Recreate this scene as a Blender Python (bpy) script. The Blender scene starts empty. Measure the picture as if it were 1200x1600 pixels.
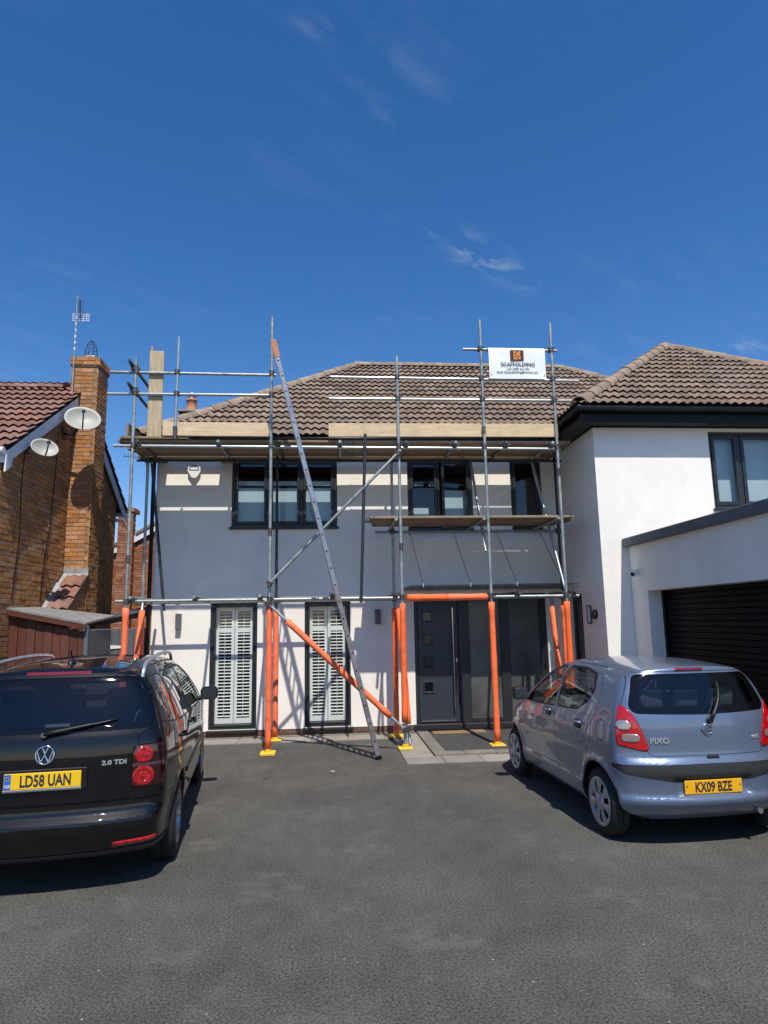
import bpy, bmesh, math, random
import numpy as np
from mathutils import Matrix, Vector
random.seed(7); RNG = np.random.default_rng(11)
S = bpy.context.scene
COL = S.collection

# ------------------------------------------------------------------ camera
cd = bpy.data.cameras.new('camera'); cam = bpy.data.objects.new('camera', cd); COL.objects.link(cam)
cd.sensor_fit = 'VERTICAL'; cd.sensor_height = 24.0; cd.lens = 24.0*1032.05/1600.0
cd.clip_start = 0.05; cd.clip_end = 5000
def _cam():
    p, y, r = [math.radians(a) for a in (9.2942, 4.8307, 1.0584)]
    fwd = Vector((math.sin(y)*math.cos(p), math.cos(y)*math.cos(p), math.sin(p)))
    rt = Vector((math.cos(y), -math.sin(y), 0)); up = rt.cross(fwd)
    rt2 = math.cos(r)*rt-math.sin(r)*up; up2 = math.sin(r)*rt+math.cos(r)*up
    m = Matrix((rt2, up2, -fwd)).transposed().to_4x4()
    m.translation = (0, 0, 1.9215)
    return m
cam.matrix_world = _cam(); S.camera = cam
S.render.resolution_x, S.render.resolution_y = 768, 1024

# ------------------------------------------------------------------ sun, sky, exposure
SUN_EL, SUN_AZ = 58.5, 172.0            # azimuth clockwise from +Y: behind the camera, a little to the right
sd = bpy.data.lights.new('sun', 'SUN'); sd.energy = 4.35; sd.angle = math.radians(0.53); sd.color = (1.0, 0.945, 0.86)
sun = bpy.data.objects.new('sun', sd); COL.objects.link(sun)
_a, _e = math.radians(SUN_AZ), math.radians(SUN_EL)
sdir = Vector((math.sin(_a)*math.cos(_e), math.cos(_a)*math.cos(_e), math.sin(_e)))
sun.rotation_euler = sdir.to_track_quat('Z', 'Y').to_euler(); sun.location = sdir*40

W = bpy.data.worlds.new('World'); S.world = W; W.use_nodes = True
def build_world():
    nt = W.node_tree; N = nt.nodes; L = nt.links; N.clear()
    out = N.new('ShaderNodeOutputWorld'); bg = N.new('ShaderNodeBackground')
    sky = N.new('ShaderNodeTexSky'); sky.sky_type = 'NISHITA'; sky.sun_disc = False
    sky.sun_elevation = _e; sky.sun_rotation = _a; sky.altitude = 60; sky.air_density = 1.0; sky.dust_density = 0.25; sky.ozone_density = 3.2
    hs = N.new('ShaderNodeHueSaturation'); hs.inputs['Saturation'].default_value = 1.30; hs.inputs['Value'].default_value = 1.0
    L.new(sky.outputs[0], hs.inputs['Color'])
    tn = N.new('ShaderNodeMixRGB'); tn.blend_type = 'MULTIPLY'; tn.inputs[0].default_value = 1; L.new(hs.outputs[0], tn.inputs[1]); tn.inputs[2].default_value = (1.0, 0.925, 1.0, 1)
    # thin cirrus, laid out on a flat cloud layer above the town
    tc = N.new('ShaderNodeTexCoord'); sp = N.new('ShaderNodeSeparateXYZ'); L.new(tc.outputs['Generated'], sp.inputs[0])
    def M(op, a, b=None, c=None, clamp=False):
        n = N.new('ShaderNodeMath'); n.operation = op; n.use_clamp = clamp
        for i, v in enumerate((a, b, c)):
            if v is None: continue
            if isinstance(v, (int, float)): n.inputs[i].default_value = v
            else: L.new(v, n.inputs[i])
        return n.outputs[0]
    z = M('MAXIMUM', sp.outputs[2], 0.08)
    u = M('DIVIDE', sp.outputs[0], z); v = M('DIVIDE', sp.outputs[1], z)
    cb = N.new('ShaderNodeCombineXYZ'); L.new(u, cb.inputs[0]); L.new(v, cb.inputs[1])
    mp = N.new('ShaderNodeMapping'); L.new(cb.outputs[0], mp.inputs['Vector'])
    mp.vector_type = 'TEXTURE'; mp.inputs['Rotation'].default_value = (0, 0, math.radians(38)); mp.inputs['Scale'].default_value = (0.55, 0.20, 1)
    n1 = N.new('ShaderNodeTexNoise'); n1.inputs['Scale'].default_value = 2.2; n1.inputs['Detail'].default_value = 9; n1.inputs['Roughness'].default_value = 0.62; n1.inputs['Distortion'].default_value = 0.5
    L.new(mp.outputs[0], n1.inputs['Vector'])
    n2 = N.new('ShaderNodeTexNoise'); n2.inputs['Scale'].default_value = 1.35; n2.inputs['Detail'].default_value = 3; L.new(cb.outputs[0], n2.inputs['Vector'])
    a = M('SUBTRACT', n1.outputs[0], 0.47, clamp=True); a = M('MULTIPLY', a, 3.0, clamp=True)
    b = M('SUBTRACT', n2.outputs[0], 0.47, clamp=True); b = M('MULTIPLY', b, 4.0, clamp=True)
    # two thin trails of cirrus: short streaks in the cloud layer
    def streak(cu, cv, ang, lu, lv):
        ca, sa = math.cos(ang), math.sin(ang)
        du = M('SUBTRACT', u, cu); dv = M('SUBTRACT', v, cv)
        p = M('ADD', M('MULTIPLY', du, ca/lu), M('MULTIPLY', dv, sa/lu)); q = M('ADD', M('MULTIPLY', du, -sa/lv), M('MULTIPLY', dv, ca/lv))
        d = M('ADD', M('MULTIPLY', p, p), M('MULTIPLY', q, q))
        return M('POWER', 2.718, M('MULTIPLY', d, -1.0))
    st = None
    for args in STREAKS:
        w = args[5]; s_ = M('MULTIPLY', streak(*args[:5]), w); st = s_ if st is None else M('ADD', st, s_)
    m = M('MULTIPLY', M('ADD', M('MULTIPLY', a, b), 0.0), 0.10)
    m2 = M('MULTIPLY', M('MULTIPLY', a, st), 0.62)
    m = M('ADD', m, m2, clamp=True)
    mix = N.new('ShaderNodeMixRGB'); L.new(m, mix.inputs[0]); L.new(tn.outputs[0], mix.inputs[1]); mix.inputs[2].default_value = (4.2, 4.6, 5.2, 1)
    L.new(mix.outputs[0], bg.inputs[0]); bg.inputs[1].default_value = 0.120
    L.new(bg.outputs[0], out.inputs[0])
# centre u,v on the layer, direction, length, width, weight
STREAKS = [(.43, 1.68, math.radians(39), .21, .045, 1.6), (.0, .985, math.radians(8), .05, .02, .5), (.20, 1.10, math.radians(35), .20, .022, .13), (1.587, 2.244, math.radians(30), .10, .04, 1.0), (.10, 1.19, math.radians(20), .06, .03, .35)]
build_world()
S.view_settings.view_transform = 'Standard'; S.view_settings.look = 'None'; S.view_settings.exposure = 0.27; S.view_settings.gamma = 1.0
S.view_settings.use_curve_mapping = False

# ------------------------------------------------------------------ materials
MATS = {}
def mat(name, base, rough=0.6, metal=0.0, var=0.0, vscale=6.0, bump=0.0, bscale=60.0, coat=0.0, rnd=0.0, spec=0.5, coatr=0.03, alpha_tint=None, dirt=None, stretch=None, rough_var=0.0, streak=0.0):
    """Principled material. var: noise variation of the colour; rnd: variation from piece to piece; dirt: (colour, scale, amount)."""
    m = bpy.data.materials.new(name); m.use_nodes = True; nt = m.node_tree; N = nt.nodes; L = nt.links
    b = N['Principled BSDF']; b.inputs['Roughness'].default_value = rough; b.inputs['Metallic'].default_value = metal
    b.inputs['Specular IOR Level'].default_value = spec
    b.inputs['Coat Weight'].default_value = coat; b.inputs['Coat Roughness'].default_value = coatr
    col = (*base, 1); b.inputs['Base Color'].default_value = col
    geo = N.new('ShaderNodeNewGeometry'); vec = geo.outputs['Position']
    if stretch:
        mp = N.new('ShaderNodeMapping'); mp.inputs['Scale'].default_value = stretch; L.new(vec, mp.inputs[0]); vec = mp.outputs[0]
    last = None
    if var > 0:
        n = N.new('ShaderNodeTexNoise'); n.inputs['Scale'].default_value = vscale; n.inputs['Detail'].default_value = 6; n.inputs['Roughness'].default_value = 0.6; L.new(vec, n.inputs['Vector'])
        mr = N.new('ShaderNodeMapRange'); mr.inputs[1].default_value = 0.3; mr.inputs[2].default_value = 0.7; mr.inputs[3].default_value = 1-var; mr.inputs[4].default_value = 1+var; L.new(n.outputs[0], mr.inputs[0])
        mx = N.new('ShaderNodeMixRGB'); mx.blend_type = 'MULTIPLY'; mx.inputs[0].default_value = 1; mx.inputs[1].default_value = col
        L.new(mr.outputs[0], mx.inputs[2]); last = mx.outputs[0]
        if rough_var:
            mq = N.new('ShaderNodeMapRange'); mq.inputs[1].default_value = 0.3; mq.inputs[2].default_value = 0.7; mq.inputs[3].default_value = rough-rough_var; mq.inputs[4].default_value = rough+rough_var
            L.new(n.outputs[0], mq.inputs[0]); L.new(mq.outputs[0], b.inputs['Roughness'])
    if rnd > 0:
        oi = N.new('ShaderNodeObjectInfo'); ad = N.new('ShaderNodeMath'); ad.operation = 'ADD'; L.new(oi.outputs['Random'], ad.inputs[0]); L.new(geo.outputs['Random Per Island'], ad.inputs[1])
        fr = N.new('ShaderNodeMath'); fr.operation = 'FRACT'; L.new(ad.outputs[0], fr.inputs[0])
        mr = N.new('ShaderNodeMapRange'); mr.inputs[3].default_value = 1-rnd; mr.inputs[4].default_value = 1+rnd; L.new(fr.outputs[0], mr.inputs[0])
        mx = N.new('ShaderNodeMixRGB'); mx.blend_type = 'MULTIPLY'; mx.inputs[0].default_value = 1
        if last is None: mx.inputs[1].default_value = col
        else: L.new(last, mx.inputs[1])
        L.new(mr.outputs[0], mx.inputs[2]); last = mx.outputs[0]
        hsv = N.new('ShaderNodeHueSaturation'); m3 = N.new('ShaderNodeMath'); m3.operation = 'MULTIPLY'; m3.inputs[1].default_value = 7.31; L.new(fr.outputs[0], m3.inputs[0])
        f2 = N.new('ShaderNodeMath'); f2.operation = 'FRACT'; L.new(m3.outputs[0], f2.inputs[0])
        mr2 = N.new('ShaderNodeMapRange'); mr2.inputs[3].default_value = 1-rnd*0.6; mr2.inputs[4].default_value = 1+rnd*0.6; L.new(f2.outputs[0], mr2.inputs[0]); L.new(mr2.outputs[0], hsv.inputs['Saturation']); L.new(last, hsv.inputs['Color']); last = hsv.outputs[0]
    if dirt:
        dc, ds, da = dirt
        n = N.new('ShaderNodeTexNoise'); n.inputs['Scale'].default_value = ds; n.inputs['Detail'].default_value = 8; n.inputs['Roughness'].default_value = 0.7; L.new(geo.outputs['Position'], n.inputs['Vector'])
        mr = N.new('ShaderNodeMapRange'); mr.inputs[1].default_value = 0.5; mr.inputs[2].default_value = 0.72; mr.inputs[4].default_value = da; L.new(n.outputs[0], mr.inputs[0])
        mx = N.new('ShaderNodeMixRGB'); L.new(mr.outputs[0], mx.inputs[0])
        if last is None: mx.inputs[1].default_value = col
        else: L.new(last, mx.inputs[1])
        mx.inputs[2].default_value = (*dc, 1); last = mx.outputs[0]
    if streak:      # rain runs down the wall: noise drawn out along Z
        mp2 = N.new('ShaderNodeMapping'); mp2.inputs['Scale'].default_value = (4, 4, 0.4); L.new(geo.outputs['Position'], mp2.inputs[0])
        n = N.new('ShaderNodeTexNoise'); n.inputs['Scale'].default_value = 1.0; n.inputs['Detail'].default_value = 5; L.new(mp2.outputs[0], n.inputs['Vector'])
        mr = N.new('ShaderNodeMapRange'); mr.inputs[1].default_value = 0.48; mr.inputs[2].default_value = 0.75; mr.inputs[3].default_value = 1.0; mr.inputs[4].default_value = 1-streak; L.new(n.outputs[0], mr.inputs[0])
        mx = N.new('ShaderNodeMixRGB'); mx.blend_type = 'MULTIPLY'; mx.inputs[0].default_value = 1; L.new(last, mx.inputs[1]); L.new(mr.outputs[0], mx.inputs[2]); last = mx.outputs[0]
    if last is not None: L.new(last, b.inputs['Base Color'])
    if bump > 0:
        n = N.new('ShaderNodeTexNoise'); n.inputs['Scale'].default_value = bscale; n.inputs['Detail'].default_value = 5; L.new(vec, n.inputs['Vector'])
        bp = N.new('ShaderNodeBump'); bp.inputs['Strength'].default_value = bump; bp.inputs['Distance'].default_value = 0.01; L.new(n.outputs[0], bp.inputs['Height']); L.new(bp.outputs[0], b.inputs['Normal'])
    MATS[name] = m; return m
def glass(name, tint=(0.8, 0.85, 0.85), ior=1.5, rough=0.0, box=True):
    m = bpy.data.materials.new(name); m.use_nodes = True; nt = m.node_tree; N = nt.nodes; L = nt.links; N.clear()
    o = N.new('ShaderNodeOutputMaterial'); mx = N.new('ShaderNodeMixShader')
    t = N.new('ShaderNodeBsdfTransparent'); t.inputs[0].default_value = (*tint, 1); g = N.new('ShaderNodeBsdfGlossy'); g.inputs['Roughness'].default_value = rough
    # reflectance of a thin pane: Schlick's curve on both of its faces
    ge = N.new('ShaderNodeNewGeometry'); dt = N.new('ShaderNodeVectorMath'); dt.operation = 'DOT_PRODUCT'; L.new(ge.outputs['Incoming'], dt.inputs[0]); L.new(ge.outputs['Normal'], dt.inputs[1])
    def M(op, a, b):
        n = N.new('ShaderNodeMath'); n.operation = op; n.use_clamp = op == 'ADD'
        for i, v in enumerate((a, b)):
            if v is None: continue
            if isinstance(v, float): n.inputs[i].default_value = v
            else: L.new(v, n.inputs[i])
        return n.outputs[0]
    cs = M('ABSOLUTE', dt.outputs['Value'], None); f0 = ((ior-1)/(ior+1))**2
    sch = M('ADD', M('MULTIPLY', M('POWER', M('SUBTRACT', 1.0, cs), 5.0), 1-f0), f0)
    k = M('MULTIPLY', sch, 1.0 if box else 1.8); L.new(k, mx.inputs[0]); 
    L.new(t.outputs[0], mx.inputs[1]); L.new(g.outputs[0], mx.inputs[2]); L.new(mx.outputs[0], o.inputs[0])
    MATS[name] = m; return m

mat('render', (0.865, 0.825, 0.745), 0.92, var=0.045, vscale=1.3, bump=0.35, bscale=170, dirt=((0.60, 0.53, 0.45), 1.6, 0.22), spec=0.2, streak=0.04)
mat('anthracite', (0.020, 0.023, 0.027), 0.42, var=0.08, vscale=20)
mat('black_plastic', (0.006, 0.006, 0.007), 0.38, spec=0.22)
mat('door_blue', (0.028, 0.036, 0.047), 0.38, var=0.06, vscale=30, bump=0.10, bscale=90, stretch=(12, 12, 1))
mat('white_shutter', (0.88, 0.87, 0.83), 0.5)
mat('blind', (0.42, 0.52, 0.56), 0.85, var=0.05, vscale=3)
mat('interior', (0.10, 0.095, 0.09), 0.9)
mat('roof_tile', (0.208, 0.155, 0.119), 0.88, var=0.25, vscale=9, rnd=0.28, bump=0.5, bscale=70, dirt=((0.29, 0.23, 0.165), 4.5, 0.7), spec=0.2)
mat('ridge_tile', (0.25, 0.195, 0.15), 0.9, var=0.28, vscale=7, rnd=0.15, bump=0.5, bscale=60, dirt=((0.42, 0.33, 0.20), 5, 0.75), spec=0.2)
mat('roof_deck', (0.06, 0.045, 0.038), 0.95)
mat('red_tile', (0.225, 0.122, 0.095), 0.88, var=0.18, vscale=8, rnd=0.22, bump=0.5, bscale=70, dirt=((0.24, 0.16, 0.11), 4, 0.6), spec=0.2)
mat('brick', (0.41, 0.205, 0.092), 0.92, var=0.22, vscale=30, rnd=0.22, bump=0.7, bscale=120, spec=0.15)
mat('far_brick', (0.30, 0.13, 0.075), 0.92, var=0.2, vscale=12, rnd=0.28, bump=0.4, bscale=80, spec=0.15)
mat('plinth_brick', (0.14, 0.085, 0.06), 0.92, var=0.2, vscale=30, rnd=0.35, bump=0.6, bscale=120, spec=0.2)
mat('mortar', (0.25, 0.165, 0.10), 0.95, var=0.15, vscale=20, bump=0.5, bscale=150)
mat('white_paint', (0.72, 0.74, 0.76), 0.5, var=0.05, vscale=5)
mat('lead', (0.34, 0.35, 0.36), 0.55, var=0.25, vscale=9, metal=0.3, bump=0.3, bscale=20)
mat('terracotta', (0.50, 0.22, 0.11), 0.85, var=0.2, vscale=18)
mat('galv', (0.36, 0.39, 0.37), 0.45, metal=0.55, var=0.28, vscale=7, bump=0.15, bscale=150, dirt=((0.23, 0.21, 0.19), 9, 0.7), rough_var=0.12)
mat('galv_bright', (0.50, 0.53, 0.53), 0.35, metal=0.75, var=0.15, vscale=8, dirt=((0.40, 0.39, 0.37), 10, 0.4))
mat('dark_tube', (0.045, 0.050, 0.058), 0.5, metal=0.5, var=0.3, vscale=6)
mat('coupler', (0.13, 0.125, 0.12), 0.55, metal=0.8, var=0.35, vscale=25, dirt=((0.16, 0.075, 0.03), 18, 0.6))
mat('orange_foam', (0.95, 0.175, 0.055), 0.62, var=0.10, vscale=8, bump=0.25, bscale=30, rnd=0.06, spec=0.3, dirt=((0.42, 0.085, 0.04), 11, 0.55))
mat('yellow_plastic', (0.80, 0.50, 0.03), 0.5, var=0.12, vscale=12, dirt=((0.30, 0.21, 0.06), 22, 0.7))
mat('board_wood', (0.285, 0.215, 0.138), 0.85, var=0.26, vscale=4, rnd=0.22, bump=0.35, bscale=14, stretch=(1.0, 14, 14), dirt=((0.22, 0.17, 0.12), 2.4, 0.6), spec=0.2)
mat('board_new', (0.68, 0.52, 0.33), 0.8, var=0.16, vscale=3, rnd=0.10, bump=0.2, bscale=14, stretch=(1.0, 10, 10), dirt=((0.42, 0.30, 0.17), 4, 0.5), spec=0.25)
mat('board_upright', (0.47, 0.38, 0.25), 0.85, var=0.2, vscale=4, bump=0.3, bscale=14, stretch=(10, 10, 1.0), dirt=((0.28, 0.22, 0.15), 4, 0.6), spec=0.2)
mat('aluminium', (0.40, 0.405, 0.41), 0.38, metal=0.85, var=0.2, vscale=9, dirt=((0.25, 0.24, 0.24), 8, 0.7))
mat('aluminium_worn', (0.28, 0.255, 0.25), 0.5, metal=0.6, var=0.3, vscale=9, dirt=((0.16, 0.13, 0.13), 8, 0.7))
mat('banner', (0.80, 0.82, 0.86), 0.55, var=0.03, vscale=3)
mat('ink', (0.02, 0.022, 0.03), 0.6)
mat('ink_brown', (0.035, 0.012, 0.006), 0.6)
mat('ink_orange', (0.90, 0.30, 0.04), 0.6)
mat('dish', (0.37, 0.37, 0.325), 0.5, var=0.08, vscale=9, dirt=((0.30, 0.29, 0.26), 7, 0.4))
mat('chrome', (0.72, 0.73, 0.75), 0.10, metal=1.0)
mat('brown_wood', (0.105, 0.032, 0.018), 0.8, var=0.2, vscale=5, rnd=0.2, stretch=(8, 8, 1), bump=0.3, bscale=20)
mat('felt', (0.21, 0.20, 0.19), 0.95, var=0.25, vscale=6, bump=0.4, bscale=120)
mat('grey_paint', (0.10, 0.115, 0.13), 0.6, var=0.12, vscale=6)
mat('slab', (0.265, 0.242, 0.212), 0.92, var=0.16, vscale=5, rnd=0.10, bump=0.4, bscale=120, dirt=((0.22, 0.20, 0.18), 3, 0.6), spec=0.2)
mat('rim_stone', (0.185, 0.172, 0.15), 0.92, var=0.2, vscale=7, rnd=0.10, bump=0.4, bscale=120, spec=0.2)
mat('rubber_mat', (0.050, 0.050, 0.050), 0.9, var=0.2, vscale=8, bump=0.4, bscale=150)
mat('coir', (0.24, 0.155, 0.085), 0.95, var=0.25, vscale=25, bump=0.6, bscale=200)
mat('sticker', (0.30, 0.38, 0.42), 0.5)
mat('white_plastic', (0.78, 0.78, 0.77), 0.4)
mat('lens_dark', (0.03, 0.035, 0.04), 0.1)
mat('garage_slat', (0.006, 0.006, 0.007), 0.55, var=0.1, vscale=4, spec=0.1)
glass('window_glass', (0.94, 0.96, 0.955), 1.5)
glass('canopy_glass', (0.80, 0.84, 0.82), 1.5)
glass('frosted_glass', (0.48, 0.51, 0.48), 1.6, 0.14)
mat('side_light_glass', (0.085, 0.092, 0.082), 0.22, var=0.35, vscale=2.2, spec=0.6)
glass('car_glass', (0.66, 0.71, 0.70), 1.5, 0.0, False)
glass('car_glass_dark', (0.30, 0.33, 0.34), 1.5, 0.0, False)
# cars
mat('paint_black', (0.0022, 0.0022, 0.0026), 0.45, coat=1.0, coatr=0.02, spec=0.12)
mat('paint_silver', (0.150, 0.196, 0.282), 0.33, metal=0.5, coat=0.9, coatr=0.025)
mat('trim_black', (0.008, 0.008, 0.009), 0.42, spec=0.35)
mat('frit', (0.003, 0.003, 0.0035), 0.05, spec=0.5)
mat('badge_silver', (0.70, 0.71, 0.73), 0.28, metal=0.8)
mat('trim_grey', (0.028, 0.030, 0.031), 0.42)
mat('tyre', (0.014, 0.014, 0.014), 0.85, var=0.2, vscale=20)
mat('alloy', (0.36, 0.37, 0.39), 0.33, metal=0.85)
mat('hubcap', (0.42, 0.43, 0.45), 0.38, metal=0.6)
mat('lamp_red', (0.33, 0.005, 0.008), 0.12, coat=1.0)
mat('lamp_dark_red', (0.022, 0.0015, 0.0025), 0.10, coat=1.0)
mat('lamp_bright', (0.43, 0.007, 0.009), 0.14, coat=1.0)
mat('lamp_dim', (0.17, 0.012, 0.018), 0.15, coat=1.0)
mat('lamp_clear', (0.46, 0.36, 0.36), 0.16, coat=1.0, metal=0.6)
mat('lamp_smoke', (0.10, 0.055, 0.06), 0.2, coat=1.0, metal=0.4)
mat('plate_yellow', (0.80, 0.50, 0.012), 0.32, coat=0.3)
mat('plate_amber', (0.82, 0.40, 0.010), 0.32, coat=0.3)
mat('plate_blue', (0.02, 0.12, 0.45), 0.35)
mat('seat', (0.07, 0.072, 0.078), 0.9, var=0.2, vscale=30)
mat('lining', (0.035, 0.035, 0.037), 0.9)

def asphalt():
    m = bpy.data.materials.new('asphalt'); m.use_nodes = True; nt = m.node_tree; N = nt.nodes; L = nt.links; b = N['Principled BSDF']
    b.inputs['Roughness'].default_value = 0.9; b.inputs['Specular IOR Level'].default_value = 0.25
    g = N.new('ShaderNodeNewGeometry').outputs['Position']
    def noise(sc, det=6, ro=0.6):
        n = N.new('ShaderNodeTexNoise'); n.inputs['Scale'].default_value = sc; n.inputs['Detail'].default_value = det; n.inputs['Roughness'].default_value = ro; L.new(g, n.inputs['Vector']); return n.outputs[0]
    def ramp(v, a, b_, lo, hi):
        r = N.new('ShaderNodeMapRange'); r.inputs[1].default_value = a; r.inputs[2].default_value = b_; r.inputs[3].default_value = lo; r.inputs[4].default_value = hi; L.new(v, r.inputs[0]); return r.outputs[0]
    def mul(a, b_):
        n = N.new('ShaderNodeMath'); n.operation = 'MULTIPLY'
        for i, v in enumerate((a, b_)):
            if isinstance(v, float): n.inputs[i].default_value = v
            else: L.new(v, n.inputs[i])
        return n.outputs[0]
    big = ramp(noise(0.55, 4), 0.3, 0.72, 0.78, 1.24); mid = ramp(noise(4.5, 5), 0.3, 0.7, 0.90, 1.12); fine = ramp(noise(170, 3, 0.75), 0.25, 0.75, 0.10, 2.10); fine2 = ramp(noise(62, 2, 0.8), 0.28, 0.72, 0.20, 1.95)
    k = mul(mul(mul(big, mid), fine), fine2)
    mx = N.new('ShaderNodeMixRGB'); mx.blend_type = 'MULTIPLY'; mx.inputs[0].default_value = 1; mx.inputs[1].default_value = (0.067, 0.0648, 0.0580, 1); L.new(k, mx.inputs[2])
    # pale dusty scuffs and pale chips of stone
    sc = mul(ramp(noise(1.3, 7, 0.7), 0.53, 0.72, 0.0, 0.75), ramp(noise(9, 4), 0.4, 0.6, 0.25, 1.0))
    m2 = N.new('ShaderNodeMixRGB'); L.new(sc, m2.inputs[0]); L.new(mx.outputs[0], m2.inputs[1]); m2.inputs[2].default_value = (0.150, 0.145, 0.132, 1)
    vo = N.new('ShaderNodeTexVoronoi'); vo.inputs['Scale'].default_value = 13; L.new(g, vo.inputs['Vector'])
    sepc = N.new('ShaderNodeSeparateColor'); L.new(vo.outputs['Color'], sepc.inputs[0])
    near = ramp(vo.outputs['Distance'], 0.055, 0.085, 1.0, 0.0); pick = ramp(sepc.outputs[0], 0.88, 0.97, 0.0, 1.0)
    m3 = N.new('ShaderNodeMixRGB'); L.new(mul(near, mul(pick, 0.8)), m3.inputs[0]); L.new(m2.outputs[0], m3.inputs[1]); m3.inputs[2].default_value = (0.52, 0.50, 0.47, 1)
    # tyre tracks up the drive, a few oil drips
    mp = N.new('ShaderNodeMapping'); mp.inputs['Scale'].default_value = (2.6, 0.16, 1); L.new(g, mp.inputs[0])
    tr = N.new('ShaderNodeTexNoise'); tr.inputs['Scale'].default_value = 1.0; tr.inputs['Detail'].default_value = 6; tr.inputs['Roughness'].default_value = 0.7; L.new(mp.outputs[0], tr.inputs['Vector'])
    m4 = N.new('ShaderNodeMixRGB'); m4.blend_type = 'MULTIPLY'; m4.inputs[0].default_value = 1; L.new(m3.outputs[0], m4.inputs[1]); L.new(ramp(tr.outputs[0], 0.35, 0.68, 1.05, 0.93), m4.inputs[2])
    v2 = N.new('ShaderNodeTexVoronoi'); v2.inputs['Scale'].default_value = 1.7; v2.inputs['Randomness'].default_value = 1.0; L.new(g, v2.inputs['Vector']); s2 = N.new('ShaderNodeSeparateColor'); L.new(v2.outputs['Color'], s2.inputs[0])
    oil = mul(ramp(v2.outputs['Distance'], 0.05, 0.10, 0.75, 0.0), ramp(s2.outputs[1], 0.60, 0.64, 0.0, 1.0))
    m5 = N.new('ShaderNodeMixRGB'); L.new(oil, m5.inputs[0]); L.new(m4.outputs[0], m5.inputs[1]); m5.inputs[2].default_value = (0.035, 0.034, 0.032, 1)
    L.new(m5.outputs[0], b.inputs['Base Color'])
    bp = N.new('ShaderNodeBump'); bp.inputs['Strength'].default_value = 0.55; bp.inputs['Distance'].default_value = 0.006
    L.new(noise(150, 4, 0.7), bp.inputs['Height']); L.new(bp.outputs[0], b.inputs['Normal'])
    MATS['asphalt'] = m
asphalt()

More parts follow.
